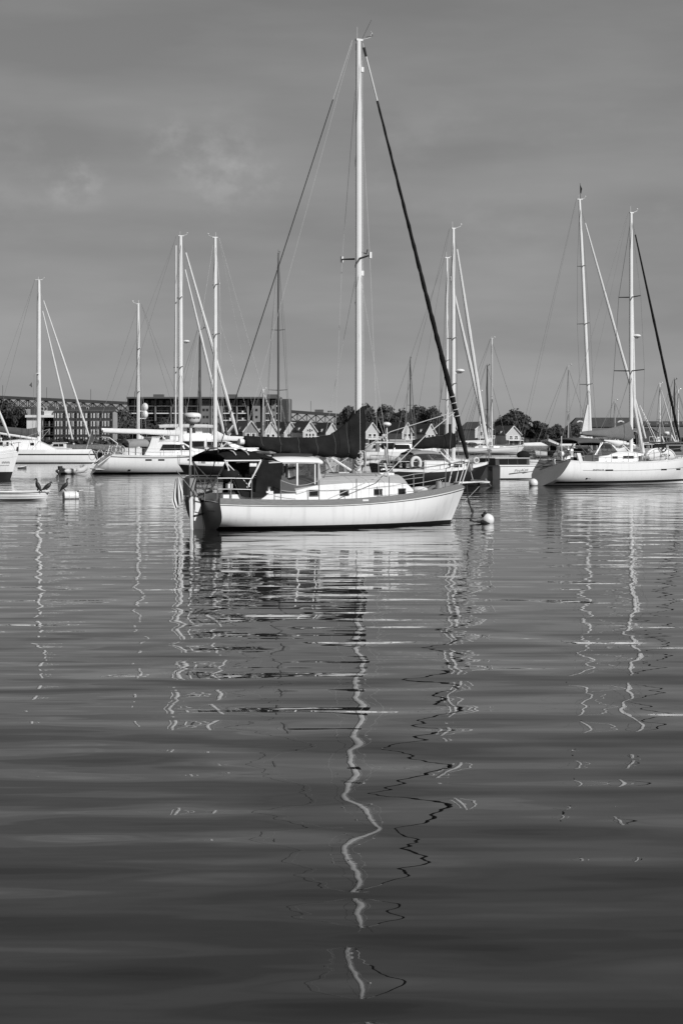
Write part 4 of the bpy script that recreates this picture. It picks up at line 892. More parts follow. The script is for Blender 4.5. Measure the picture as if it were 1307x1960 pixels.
def cutter():       # white pilothouse cutter, stern to the left
    D = 173.0; r = root_at('pilothouse_cutter', 346, D, 20, 'white pilothouse cutter with raked stern platform and pale boom cover', 'sailboat')
    h = Hull(-6.4, 5.4, 3.9, (1.62, 1.5, 2.0), .9, -1.5, .72, tm=.45, p=2.1, draft=.6, sd=.10)
    h.build(r, HM(GEL, STRIPE, STRIPE), zb=.05, boot=.14, stripe=(.885, .935), transom=GEL, deck=DECK, rail=ALU, railh=.07)
    st = [(-3.1, 1.45, 1.45, 2.05), (-2.2, 1.5, 1.45, 2.75), (-1.2, 1.5, 1.45, 2.78), (-.1, 1.42, 1.5, 2.7), (1.0, 1.2, 1.55, 2.15), (2.6, .8, 1.7, 1.98), (3.1, .6, 1.75, 1.85)]
    cb = cabin(r, st, GEL); window(cb, st, -2.25, .75, 2.0, 2.52, PORT, ALU, sl=.28, sr=.75)
    MB().add([(.98, -1.1, 2.12), (.98, 1.1, 2.12), (.0, 1.2, 2.68), (.0, -1.2, 2.68)], [(0, 1, 2, 3)]).build('windscreen', PORT, cb, smooth=False)
    # glass fibre arch aft of the pilothouse with a canvas hood
    MB().loft([[Vector((x, y, z)) for y in (-1.42, -1.2)] + [Vector((x + .7, y, z)) for y in (-1.2, -1.42)] for x, z in ((-3.6, 1.6), (-3.15, 2.4), (-2.9, 3.15))], True, True).build('arch_leg', GEL, r)
    MB().loft([[Vector((x, y, z)) for y in (1.42, 1.2)] + [Vector((x + .7, y, z)) for y in (1.2, 1.42)] for x, z in ((-3.6, 1.6), (-3.15, 2.4), (-2.9, 3.15))], True, True).build('arch_leg', GEL, r)
    BX('arch_top', (-2.55, 0, 3.12), (.75, 2.84, .12), GEL, r)
    canopy(r, -4.9, -2.9, 1.25, 2.65, .28, CANVM, 'cockpit_hood', lip=.35)
    for x in (-5.2, -4.6, -4.0): BX('cockpit_seat', (x, -.95, 1.85), (.5, .5, .75), CANVW, r)
    for k in range(3): T('rope_coil', [(-6.2 + k * .35 + .25 * math.sin(t), -1.3, 2.1 + .3 * math.cos(t)) for t in [q * .6 for q in range(11)]], .03, ROPE, r)
    for sd in (-1, 1):
        T('stern_arch', [(-6.2, sd * 1.25, 1.6), (-5.9, sd * 1.3, 2.6), (-6.6, sd * 1.2, 3.1), (-7.1, sd * .6, 3.15)], .045, WTUBE, r); T('boarding_rail', [(-6.5, sd * 1.3, 1.55), (-7.6, sd * 1.2, .75)], .05, WTUBE, r)
    BX('swim_step', (-7.3, 0, .42), (.9, 2.2, .08), GEL, r)
    stripes_box(r, h, (-3.6, -2.5, .1), 1.12, PORT, .55, .14); stripes_box(r, h, (-5.0,), .26, PORT, .2, .12, 'exhaust_port')
    rails(r, h, [-5.2, -3.6, -2.0, -.4, 1.2, 2.8, 3.8], .65, .018, .009)
    H = mast_z(452, D)
    rig(r, H, dict(z0=1.6, mr=.20, mm=ALU, spr=[(zat(703, D), 1.55), (zat(570, D), 1.2)], lowers=(-.9, .9), jibs=[(5.5, .975, .15, CANVW), (4.3, .90, .12, CANVW)], rr=.013,
        boom=dict(z=3.55, l=7.0, cover=CANVW, h0=.42, hm=.48, h1=1.5, w=.22, k=.9, rise=.25, r=.12, under=.3), radar=zat(655, D)), h, D)
    T('running_pole', [(-.45, 0, 1.8), (-.42, 0, H * .96)], .07, ALU, r, 8)
cutter()

def blue_sloop():   # dark hull, bow to the left
    D = 157.0; r = root_at('dark_sloop', 412, D, 203, 'dark hulled sloop with white cabin behind the stern rails of the large sloop', 'sailboat')
    h = Hull(-5.9, 3.05, 3.1, (.92, .86, 1.02), .7, .4, .6, draft=.4, sd=.1)
    h.build(r, HM(DARKH, GEL, GEL, DARKH), zb=.06, boot=.14, stripe=(.93, .97), transom=DARKH, deck=DECK, rail=GEL, railh=.10)
    st = [(-4.4, .9, .8, 1.15), (-3.2, 1.05, .8, 1.42), (-1.5, 1.1, .8, 1.45), (.1, .95, .85, 1.4), (1.0, .6, .9, 1.2)]
    cb = cabin(r, st, GEL); window(cb, st, -3.1, -2.0, 1.05, 1.25, PORT, ALU); window(cb, st, -1.7, -.5, 1.05, 1.25, PORT, ALU)
    dodger(r, -4.3, -3.2, .95, 1.2, 1.9, CANVG, VINYL); rails(r, h, [-4.6, -3.0, -1.4, .2, 1.6], .62, .016, .008)
    rig(r, mast_z(455, D), dict(z0=1.5, mr=.17, mm=ALU, spr=[(zat(640, D), .95), (zat(545, D), .8)], jibs=[(3.0, .97, .0, CANVW)], rr=.012, wm=WIREL, boom=dict(z=2.9, l=3.7, cover=CANVW, h0=.3, hm=.4, h1=1.0, under=.1)), h, D)
    T('running_backstay', [(0, 0, mast_z(585, D)), (-4.4, -1.2, 1.3)], .011, WIREL, r, 5)
blue_sloop()

def generic(name, px, ytop, D, head, label, L=11.0, hullm=GEL, mm=ALU, cover=CANVW, jib=CANVW, spr=None, mr=.13, fb=(1.15, 1.0, 1.5), rake=0, cabm=GEL, group=None, mastpos=.57, jr=.12, boom=True, win_=True, stripe=STRIPE, boat='sailboat', bl=.42, rr=None):
    r = root_at(name, px, D, head, label, boat, group); xa, xf = -L * mastpos, L * (1 - mastpos)
    h = Hull(xa, xf, L * .30, fb, L * .08, L * .03, .66, draft=.5, sd=.1); h.build(r, HM(hullm, stripe, stripe if hullm is not DARKH else GEL), zb=.06, boot=.14, transom=hullm, deck=DECK, rail=TEAK if hullm is DARKH else ALU, railh=.07, n=26)
    st = [(xa * .42, L * .085, fb[1] - .05, fb[1] + .38), (xa * .36, L * .09, fb[1] - .05, fb[1] + .5), (0, L * .085, fb[1] - .05, fb[1] + .52), (xf * .45, L * .05, fb[1] - .02, fb[1] + .38), (xf * .52, L * .04, fb[1], fb[1] + .2)]
    cb = cabin(r, st, cabm)
    if win_:
        for k in range(3): x = lerp(xa * .34, xf * .25, k / 2.2); window(cb, st, x, x + L * .055, fb[1] + .15, fb[1] + .34)
    dodger(r, xa * .52, xa * .38, L * .085, fb[1] + .3, fb[1] + 1.05, CANVG)
    rails(r, h, [lerp(xa * .8, xf * .7, k / 4) for k in range(5)], .62, .016, .008)
    H = mast_z(ytop, D)
    cfg = dict(z0=fb[1] + .4, mr=mr, mm=mm, spr=spr or [(H * .5, .9)], jibs=[(xf, .96, jr, jib or CANVW)] if jib else [(xf, .96, 0, CANVW)], rake=rake)
    if rr: cfg['rr'] = rr
    if boom: cfg['boom'] = dict(z=fb[1] + 1.35, l=L * bl, cover=cover, h0=.3, hm=.42, h1=1.1, under=.1)
    rig(r, H, cfg, h, D); return r, h
generic('sailboat', 265, 582, 218, 196, 'dark hulled yacht with short white mast carrying two small radomes', 12, DARKH, spr=[(zat(668, 218), .9), (zat(750, 218), .7)], mr=.19, jib=None, fb=(1.4, 1.3, 2.0), cover=CANVW)
rt = [o for o in bpy.data.objects if o.name == 'sailboat'][0]
mst = [o for o in rt.children if o.name.startswith('mast')][0]
for y in (779, 793): MB().ball((-.75, 0, zat(y, 218)), .36, 10, 8, (1, 1, 1.25)).build('satellite_dome', PLAST, mst); BX('dome_bracket', (-.4, 0, zat(y, 218) - .45), (.9, .2, .08), ALU, mst)
for k in range(3): T('bow_rope', [(5.2 - k * .8 + .35 * math.sin(t), 1.0 + .2 * k, 1.3 + .55 * math.cos(t)) for t in [q * .6 for q in range(11)]], .05, ROPE, rt)
generic('sailboat', 383, 631, 262, 12, 'yacht with a short dark mast behind the two pale masts', 10, GEL, DSPAR, spr=[(zat(710, 262), .6), (zat(750, 262), .8)], mr=.16, jib=None)
generic('sailboat', 533, 486, 205, 78, 'yacht with tall dark grey mast and wide crosstrees beyond the boom of the large sloop', 12, GEL, DGREY, CANVG, None, spr=[(zat(747, 205), 1.0), (zat(632, 205), .72)], mr=.14)
generic('sailboat', 504, 746, 380, 15, 'small far yacht with a thin white mast before the apartment block', 9, GEL, mr=.14, cover=CANVW)

def big_ketch():    # long white hull whose bow shows over the dodger of the large sloop
    D = 207.0; r = root_at('motor_yacht', 440, D, 14, 'white motor yacht with dark window band and pale canvas flybridge top', 'motor yacht')
    h = Hull(-9.5, 9.2, 4.6, (1.5, 1.4, 2.2), 1.6, .3, .8, draft=.6, sd=.2); h.build(r, HM(GEL, STRIPE, GEL), transom=GEL, deck=DECK, rail=GEL, railh=.25, n=30)
    st = [(-7.6, 1.7, 1.4, 2.7), (-6.8, 1.8, 1.4, 3.0), (-1.2, 1.8, 1.4, 3.05), (1.2, 1.5, 1.5, 2.2), (3.5, .9, 1.7, 2.0)]
    cb = cabin(r, st, GEL); window(cb, st, -7.2, -3.0, 1.95, 2.8, PORT, ALU); window(cb, st, -2.7, .2, 1.95, 2.75, PORT, ALU, sr=1.0)
    st2 = [(-6.5, 1.5, 3.0, 3.6), (-2.4, 1.5, 3.0, 3.65), (-1.6, 1.3, 3.0, 3.3)]; cabin(r, st2, GEL, 'flybridge', side=.97)
    for x in (-7.2, -2.2):
        for sd in (-1, 1): T('canopy_post', [(x, sd * 1.4, 3.0), (x + .3, sd * 1.4, 4.5)], .05, WTUBE, r)
    canopy(r, -7.6, -1.6, 1.5, 4.4, .12, CANVW, 'flybridge_canopy', lip=.22)
    for x in (-5.0, -3.4): BX('helm_seat', (x, -.6, 3.8), (.7, .7, .9), CANVW, r)
    rails(r, h, [-3, 0, 3, 5, 7], .75, .02, .01, pushpit=False)
big_ketch()

def catamaran():
    D = 257.0; r = root_at('catamaran', 75, D, 4, 'white catamaran with dark hull stripe and dark mainsail cover', 'catamaran')
    for y in (-3.4, 3.4):
        hb = MB(); rr = []
        for i in range(25):
            t = i / 24; x = lerp(-6.5, 7.5, t); w = .85 * math.sin(math.pi * min(.995, max(.12, .25 + t * .75))) ** .6 if t > .25 else .85 * lerp(.7, 1, t / .25); w = max(w, .04); sh = 1.75 if t > .25 else lerp(.9, 1.75, (t / .25) ** .6); rr.append([Vector((x + (0 if t < .9 else 0), y + u * w, z)) for u, z in ((-.1, -.5), (-.75, .0), (-.9, .12), (-1, .5), (-1, 1.02 if sh > 1.1 else sh * .6), (-1, 1.2 if sh > 1.3 else sh * .7), (-.95, sh - .08), (-.8, sh), (.8, sh), (.95, sh - .08), (1, 1.2 if sh > 1.3 else sh * .7), (1, 1.02 if sh > 1.1 else sh * .6), (1, .5), (.9, .12), (.75, 0), (.1, -.5))])
        mi = [0, 1, 0, 0, 1, 0, 0, 0, 0, 0, 1, 0, 0, 1, 0, 0]
        hb.loft(rr, True, True, 0, mi).build('hull', [GEL, STRIPE], r, ang=50)
    BX('bridge_deck', (-1.8, 0, 1.3), (8.0, 6.0, .5), GEL, r)
    st = [(-5.2, 2.7, 1.5, 2.75), (-2.5, 2.7, 1.5, 3.0), (-.2, 2.4, 1.5, 2.95), (2.3, 1.6, 1.5, 1.8)]; cb = cabin(r, st, GEL, 'saloon')
    window(cb, st, -.9, -.4, 2.25, 2.6); window(cb, st, -4.8, -3.6, 2.2, 2.7)
    T('forward_beam', [(7.0, -3.4, 1.55), (7.0, 3.4, 1.55)], .14, ALU, r, 8)
    MB().add([(2.3, -2.6, 1.62), (6.9, -2.6, 1.6), (6.9, 2.6, 1.6), (2.3, 2.6, 1.62)], [(0, 1, 2, 3)]).build('trampoline', CANVG, r, smooth=False)
    class F: xa = -6.3; xf = 7.2
    f = Hull(-6.3, 7.1, 6.6, (1.7, 1.7, 1.7), 0, 0, .98, p=8)
    rig(r, mast_z(536, D), dict(z0=2.6, mr=.27, mm=ALU, spr=[(zat(716, D), 1.5)], jibs=[(7.0, .93, .13, CANVW), (4.6, .87, .13, CANVW)], rr=.017, boom=dict(z=3.1, l=7.2, cover=None, rise=1.1, r=.16, vang=False)), f, D)
    bo = [o for o in r.children if o.name.startswith('boom')][0]; rg = []
    for i in range(20):
        q = i / 19; x = lerp(-7.0, .1, q); zb = 3.15 + 1.1 * -x / 7.2; hh = lerp(.7, 1.15, q) + .9 * max(0, q - .8) * 2; rg.append([Vector((x, .22 * a, zb + c * hh)) for a, c in ((0, 0), (1, .2), (.9, .6), (.3, 1), (-.3, 1), (-.9, .6), (-1, .2))])
    MB().loft(rg, True, True).build('sail_cover', CANVG, bo, ang=60)
    T('flag_halyard', [(-.8, -1.0, 2.8), (-.5, -1.0, zat(716, D))], .012, WIRE, r, 4)
    MB().add([(-.8, -1.0, 10.4), (-1.15, -1.05, 10.0), (-.78, -1.0, 9.7), (-.8, -.97, 10.4), (-1.15, -1.0, 10.0), (-.78, -.97, 9.7)], [(0, 1, 2), (5, 4, 3), (0, 3, 4, 1), (1, 4, 5, 2), (2, 5, 3, 0)]).build('burgee', CANVG, r, smooth=False)
    MB().add([(6.2, -2.9, 2.2), (7.4, -2.9, 2.9), (6.9, -2.9, 4.1), (6.2, -2.86, 2.2), (7.4, -2.86, 2.9), (6.9, -2.86, 4.1)], [(0, 1, 2), (5, 4, 3), (0, 3, 4, 1), (1, 4, 5, 2), (2, 5, 3, 0)]).build('bow_flag', CANVG, r, smooth=False); T('bow_flagstaff', [(6.2, -2.88, 1.6), (7.0, -2.88, 4.3)], .03, WTUBE, r)
    T('jib_sheet', [(1.6, -2.4, 4.4), (-2.5, -2.5, 3.0)], .02, ROPE, r, 4); T('jib_sheet', [(1.6, -2.4, 4.4), (-.5, -2.6, 1.9)], .02, ROPE, r, 4)
catamaran()

def bow_yacht():    # only its bow reaches into the picture
    D = 145.0; r = root_at('moored_yacht', -118, D, 10, 'white yacht bow with thin dark sheer line and deep black bottom', 'sailboat')
    xf = (31.5 + 118) / FP * D / math.cos(R(10)) * 1.01
    h = Hull(xf - 11, xf, 3.4, (1.5, 1.4, 2.05), .62, .3, .7, draft=.6, kk=3.2); h.build(r, HM(GELB, BLACKP, STRIPE), zb=.30, boot=.55, stripe=(.785, .815), transom=GEL, deck=DECK, rail=GEL, railh=.05)
    st = [(-3.2, 1.1, 1.4, 2.0), (0, 1.1, 1.5, 2.1), (2.2, .7, 1.7, 2.0), (2.8, .5, 1.75, 1.9)]; cb = cabin(r, st, GEL)
    for k in range(3): window(cb, st, -2.6 + k * 1.3, -1.8 + k * 1.3, 1.7, 1.92)
    rails(r, h, [-3.5, -1.8, 0, 1.6, 3.2], .65, .018, .009)
    rig(r, 16, dict(z0=1.7, mr=.12, spr=[(8.2, .9)], jibs=[(xf - .3, .97, .1, CANVW)], boom=dict(z=2.9, l=4, cover=CANVG)), h, D)
    BX('rolled_sail_bag', (xf - 1.05, -.3, 2.55), (.25, .3, .38), CANVW, r); T('bow_light', [(xf - .12, 0, 2.05), (xf - .12, 0, 2.38)], [.11, .05], RUB, r, 8)
    # worn lettering on the bow: rows of dark strokes that can no longer be read
    for row, (z, n, x0, hh) in enumerate(((1.16, 7, xf - 1.25, .14), (.98, 10, xf - 1.55, .06))):
        for k in range(n):
            stripes_box(r, h, (x0 + k * .085,), z + .02 * (k % 2), GREYP, .055, hh, 'name_stroke')
bow_yacht()

def pilot_sloop():  # dark hull, clear spray enclosure, white horseshoe buoy
    D = 124.0; r = root_at('enclosed_sloop', 867, D, 20, 'dark hulled sloop with clear cockpit enclosure, horseshoe lifebuoy and black boom cover', 'sailboat')
    h = Hull(-4.45, 2.35, 2.9, (.98, .92, 1.38), .75, .25, .7, draft=.5, sd=.1); h.build(r, HM(DARKH, STRIPE, DARKH), zb=.08, boot=.16, stripe=(.93, .96), transom=DARKH, deck=DECK, rail=GEL, railh=.13, railw=.08)
    st = [(-1.55, 1.05, .9, 1.6), (-.9, 1.05, .9, 1.57), (.4, .9, .95, 1.5), (1.3, .5, 1.1, 1.35)]; cb = cabin(r, st, GEL); window(cb, st, -1.2, -.6, 1.18, 1.38, PORT, ALU); window(cb, st, -.4, .2, 1.18, 1.38, PORT, ALU)
    d = canopy(r, -3.1, -1.3, 1.08, 2.03, .14, CANVM, 'enclosure_roof', lip=.05)
    for sd in (-1, 1):
        MB().add([(-3.5, sd * 1.1, 1.53), (-1.0, sd * 1.06, 1.58), (-1.3, sd * 1.05, 2.01), (-3.1, sd * 1.06, 2.01)], [(0, 1, 2, 3)]).build('side_pane', VINYLD, d, smooth=False)
        MB().add([(-2.4, sd * 1.13, 1.02), (-.55, sd * 1.08, 1.02), (-1.0, sd * 1.07, 1.58), (-2.4, sd * 1.11, 1.6), (-2.4, sd * 1.09, 1.02), (-.55, sd * 1.04, 1.02), (-1.0, sd * 1.03, 1.58), (-2.4, sd * 1.07, 1.6)], [(0, 1, 2, 3), (7, 6, 5, 4), (0, 4, 5, 1), (1, 5, 6, 2), (2, 6, 7, 3), (3, 7, 4, 0)]).build('coaming_panel', GEL, r, smooth=False)
        T('screen_frame', [(-.55, sd * 1.06, 1.42), (-1.28, sd * 1.06, 2.06)], .028, GEL, r)
    MB().add([(-.55, -1.04, 1.42), (-.55, 1.04, 1.42), (-1.28, 1.04, 2.06), (-1.28, -1.04, 2.06)], [(0, 1, 2, 3)]).build('windscreen', VINYL, r, smooth=False)
    MB().tube([(-3.05 + .29 * math.cos(t), -1.32, 1.42 + .36 * math.sin(t)) for t in [R(-32) + q * R(244) / 14 for q in range(15)]], .115, 10).build('horseshoe_lifebuoy', CANVW, r)
    T('lifebuoy_rail', [(-4.2, -1.25, 1.53), (-2.4, -1.33, 1.56)], .018, STEEL, r)
    po = T('radar_pole', [(-4.35, .1, .85), (-4.40, .1, zat(818, 121))], .04, WTUBE, r, 8); MB().ball((-4.40, .1, zat(812, 121)), .28, 14, 8, (1, 1, .55)).build('radome', PLAST, po)
    T('flagstaff', [(-4.5, -.3, 1.3), (-4.75, -.3, 2.6)], .015, TEAK, r); fl = MB(); rr = []
    for i in range(9):
        q = i / 8; rr.append([Vector((-4.72 + .04 * k * .9 + .02 * math.sin(k + q * 4), -.3 + .03 * math.sin(k * 1.7 + q * 3), 2.5 - q * .8 - .03 * k)) for k in range(9)])
    fl.loft(rr, False, False, 0, [k % 2 for k in range(8)] + [0]); fl.build('ensign', [WHITEL, DGREY], r)
    for k, (x, y, z, s_) in enumerate(((-4.1, -.9, 1.35, .2), (-3.9, -.6, 1.6, .22), (-3.7, -1.05, 1.3, .16), (-4.2, .4, 1.7, .22))): MB().ball((x, y, z), s_, 9, 6, (1, .8, 1.1)).build('stern_gear', CANV if k % 2 == 0 else GREYP, r)
    rails(r, h, [-3.6, -2.4, -1.2, 0, 1.1], .62, .016, .008)
    rig(r, mast_z(438, D), dict(z0=1.35, mr=.135, mm=ALU, spr=[(zat(735, D), .85), (zat(648, D), .75)], jibs=[(2.45, .965, .12, CANVW)], radar=zat(712, D), boom=dict(z=2.55, l=2.75, cover=CANV, h0=.55, hm=.78, h1=1.45, w=.22, k=.66, under=.22)), h, D)
    MB().tube([(1.15 + .16 * math.cos(t), -.95, 1.6 + .16 * math.sin(t)) for t in [q * math.pi / 6 for q in range(13)]], .05, 8).build('life_ring', CANVW, r)
pilot_sloop()
generic('sailboat', 855, 494, 148, 22, 'second yacht alongside the enclosed sloop with shorter white mast', 9.5, DARKH, spr=[(zat(690, 148), .85), (zat(765, 148), .8)], mr=.11, jr=.13, mastpos=.62, bl=.3, cover=CANVW)

def cruising_yacht():   # the modern white yacht on the right with an open stern
    D = 129.0; th = 34; r = root_at('cruising_yacht', 1207, D, th, 'modern white cruising yacht with open stern painted in shade grey and grey boom cover', 'sailboat')
    h = Hull(-6.45, 5.25, 3.6, (1.55, 1.42, 1.72), .35, .95, .86, tm=.42, p=2.3, draft=.5, sd=.06, kk=4.4); h.rs = -1.2
    h.build(r, HM(GEL, GEL, GEL), zb=.02, boot=.05, stripe=(.9, .93), transom=SHADEST, deck=DECK, rail=ALU, railh=.05)
    # broad dark boot stripe set proud of the topside
    for sd in (-1, 1):
        rr = []
        for i in range(31):
            t = .02 + i / 31; z0, z1 = .14 + .03 * t, .26 + .05 * t; a, b = h.pt(t, z0, sd), h.pt(t, z1, sd); o = Vector((0, sd * .01, 0)); rr.append([a + o, b + o, b - o * 3, a - o * 3])
        MB().loft(rr, True, True).build('boot_stripe', STRIPE, r)
        rr = []
        for i in range(31):
            t = .1 + i / 34; z = h.sheer_t(t) * .64; a, b = h.pt(t, z, sd), h.pt(t, z + .025, sd); o = Vector((0, sd * .008, 0)); rr.append([a + o, b + o, b - o * 3, a - o * 3])
        MB().loft(rr, True, True).build('cove_line', GREYP, r)
    st = [(-4.6, 1.25, 1.4, 1.62), (-3.6, 1.3, 1.4, 1.85), (-2.2, 1.35, 1.4, 2.12), (-.6, 1.3, 1.42, 2.1), (.8, 1.05, 1.48, 1.9), (1.9, .6, 1.55, 1.66)]
    cb = cabin(r, st, GEL); window(cb, st, -2.75, -2.35, 1.68, 1.82, PORT, ALU); window(cb, st, -1.85, -.95, 1.68, 1.84, PORT, ALU); window(cb, st, -.5, .3, 1.68, 1.82, PORT, ALU)
    stripes_box(r, h, (-3.75, 1.15, 3.0), h.sheer(0) * .64 - .02, PORT, .62, .09); stripes_box(r, h, (-5.15,), .40, PORT, .10, .09, 'exhaust_port'); stripes_box(r, h, (-5.0, -4.87), .43, GREYP, .05, .04, 'exhaust_port')
    p = h.side(-4.6, .98); q = h.side(-4.0, .98); text('hull_name', 'BENETEAU 38', .14, GREYP, r, axes(lerp(p, q, .5) + Vector((0, -.02, 0)), q - p, (0, 0, 1)))
    # open stern: step, rails, ladder, gear
    T('stern_step', [(-6.7, -1.0, .52), (-6.7, 1.0, .52)], .02, GEL, r); BX('stern_ladder', (-6.62, -.15, 1.25), (.08, .22, .85), PLAST, r); BX('stern_cleat', (-6.75, .9, .75), (.1, .25, .1), PLAST, r); BX('name_plate', (-6.72, .55, 1.15), (.05, .5, .16), STRIPE, r)
    MB().loft([[Vector((x, y, z)) for y in (-1.62, -1.5)] + [Vector((x + .3, y, z)) for y in (-1.5, -1.62)] for x, z in ((-5.75, 1.4), (-6.0, 2.05))], True, True).build('stern_seat', GEL, r)
    for k, (x, y, z, s_) in enumerate(((-6.1, .8, 2.0, .22), (-5.9, .2, 2.1, .16), (-6.2, -.4, 2.0, .18), (-5.7, 1.1, 2.3, .3), (-5.5, -.9, 1.9, .16))): MB().ball((x, y, z), s_, 9, 6, (1, .8, 1.0)).build('stern_gear', (CANV, GREYP, PLAST)[k % 3], r)
    so_ = MB(); so_.loft([[Vector((-6.5, y, z)) for y, z in ((.5, 2.95), (1.3, 2.85), (1.35, 2.75), (.55, 2.8))], [Vector((-5.7, y, z)) for y, z in ((.3, 2.62), (1.25, 2.52), (1.3, 2.45), (.3, 2.5))]], True, True); so_.build('solar_panel', PLAST, r)
    T('panel_pole', [(-6.2, .85, 1.5), (-6.1, .85, 2.8)], .03, STEEL, r); T('dan_buoy', [(-6.3, -.55, 1.6), (-6.35, -.55, 3.1)], .03, PLAST, r); T('antenna_pole', [(-5.9, 1.3, 1.5), (-5.9, 1.3, 3.2)], .02, STEEL, r)
    canopy(r, -5.7, -3.55, 1.35, 2.78, .18, CANVG, 'bimini', lip=.12); dodger(r, -3.75, -2.75, 1.25, 1.9, 2.6, CANVG, VINYL, slope=.75)
    for sd in (-1, 1):
        for x in (-5.7, -3.6): T('bimini_frame', [(x, sd * 1.34, 2.72), (-4.6, sd * 1.42, 1.62)], .018, STEEL, r)
        T('bimini_frame', [(-3.75, sd * 1.33, 2.72), (-4.35, sd * 1.4, 1.6)], .025, WTUBE, r)
    BX('wheel_cover', (-4.9, -.7, 1.95), (.5, .8, .75), CANV, r); BX('cockpit_cloth', (-4.85, -1.5, 1.72), (1.5, .04, .4), CANVG, r)
    rails(r, h, [-4.6, -3.2, -1.8, -.3, 1.2, 2.6], .62, .016, .008)
    H = mast_z(408, D)
    rig(r, H, dict(z0=1.9, mr=.14, mm=ALU, sm=DGREY, spr=[(zat(710, D), 1.45), (zat(569, D), 1.05)], lowers=(-.3,), jibs=[(4.6, .965, .085, CANV)], radar=zat(645, D), chain=-.6, vm=WTUBE,
        boom=dict(z=2.95, l=4.35, cover=CANVM2, h0=.22, hm=.62, h1=1.35, w=.2, k=.45, rise=.35, under=.12)), h, D)
    MB().tube([(-.5, -.06, 2.72), (-1.2, -.08, 2.66), (-2.4, -.06, 2.85)], [.06, .2, .04], 10, sq=1.0).build('boom_lining', CANVW, r)
    T('inner_furled_sail', [(.15, 0, H * .7), (.25, 0, zat(775, D)), (1.05, 0, 2.0)], [.03, .12, .13], CANVW, r, 8)
    b0 = MB(); rr = []      # inflatable dinghy lashed upside down on its side on the foredeck
    return r, h
SHADEST = mat('stern_shade_tone', .27, .4, var=.1, scale=2)  # white stern turned from the sun; its shade is painted as grey
CANVM2 = mat('grey_sail_cover', .13, .85, var=.12, scale=3, bump=.012, bscale=5)
CY, CYH = cruising_yacht()
def deck_dinghy():
    M = Matrix.Translation(CY.location) @ Matrix.Rotation(CY.rotation_euler.z, 4, 'Z'); x0, x1 = 0, 2.7
    r = empty('stowed_dinghy', M @ Vector((1.35, -1.36, 1.45)), CY.rotation_euler.z, 'white inflatable dinghy lashed on edge along the rail of the cruising yacht', 'dinghy')
    rr = []
    for i in range(15):
        q = i / 14; x = lerp(-1.38, 1.38, q); e = max(.03, (1 - abs(2 * q - 1) ** 2.6)) ** .5; top = .82 * e; rr.append([Vector((x, -.12 * a * e + .10 * q, .06 + (1 - e) * .25 + top * c)) for a, c in ((-.2, 0), (1, .08), (1.25, .35), (1.2, .65), (.8, .93), (0, 1.04), (-.9, .9), (-1.1, .5), (-.9, .1))])
    b = MB().loft(rr, True, True).build('body', HYPW, r, ang=70)
    for q in (.24, .72): x = lerp(-1.38, 1.38, q); T('seam', [(x, -.155 + .10 * q, .12), (x, -.16 + .10 * q, .45), (x, -.12 + .10 * q, .76)], .012, GREYP, b)
    T('keel_line', [(lerp(-1.3, 1.3, q), -.11 + .1 * q, .06 + .78 * max(.05, 1 - abs(2 * q - 1) ** 2.6) ** .5 + .02) for q in [k / 14 for k in range(15)]], .012, GREYP, b)
    T('lashing', [(-.35, -.12, .92), (-.15, -.17, .72), (.05, -.18, .66), (.25, -.16, .72), (.42, -.1, .9)], .03, STRIPE, b); BX('handle', (.05, -.12, .86), (.16, .08, .1), STRIPE, b)
    text('maker_name', 'aCTIS', .26, LETTER, b, axes((.1, -.158, .42), (1, .036, 0), (0, 0, 1))); BX('valve', (.62, -.12, .42), (.07, .04, .09), STRIPE, b); BX('patch', (.33, -.152, .24), (.14, .02, .05), LETTER, b)
    T('fender', [(-1.75, -.05, .12), (-1.7, -.05, .3), (-1.15, 0, .3), (-1.1, 0, .12)], .13, GREYP, b, 8)
HYPW = mat('white_inflatable_fabric', .70, .5, var=.05, scale=3)
deck_dinghy()

def raked_yacht():
    D = 172.0; r, h = generic('racing_yacht', 1131, 383, D, 18, 'white yacht with tall aft raked mast and white boom cover behind the cruising yacht', 12.8, GEL, mr=.155, rake=math.tan(R(2.9)), spr=[(zat(736, D), 1.35), (zat(620, D), 1.3), (zat(510, D), .85)], cover=CANVW, mastpos=.56, jr=.13, bl=.5, fb=(1.2, 1.1, 1.45), rr=.013)
    T('masthead_pennant_staff', [(-1.05, 0, zat(383, D)), (-1.06, 0, zat(352, D))], .02, STRIPE, r); MB().add([(-1.06, 0, zat(354, D)), (-.85, .05, zat(362, D)), (-.95, .03, zat(372, D)), (-1.06, 0, zat(368, D)), (-1.06, .02, zat(354, D)), (-.85, .07, zat(362, D)), (-.95, .05, zat(372, D)), (-1.06, .02, zat(368, D))], [(0, 1, 2, 3), (7, 6, 5, 4), (0, 4, 5, 1), (1, 5, 6, 2), (2, 6, 7, 3), (3, 7, 4, 0)]).build('pennant', CANV, r, smooth=False)
    rr = []
    for i in range(9): q = i / 8; rr.append([Vector((lerp(-.15, -1.25, 0) * 1 - .75 * (1 - q) * 1 - .05 - (zat(lerp(835, 775, q), D) - 1.5) * .0506, y, zat(lerp(835, 775, q), D))) for y in (-.1, .1)] + [Vector((-.1 - (zat(lerp(835, 775, q), D) - 1.5) * .0506, y, zat(lerp(835, 775, q), D))) for y in (.1, -.1)])
    MB().loft(rr, True, True).build('sail_head', CANVW, r)
raked_yacht()

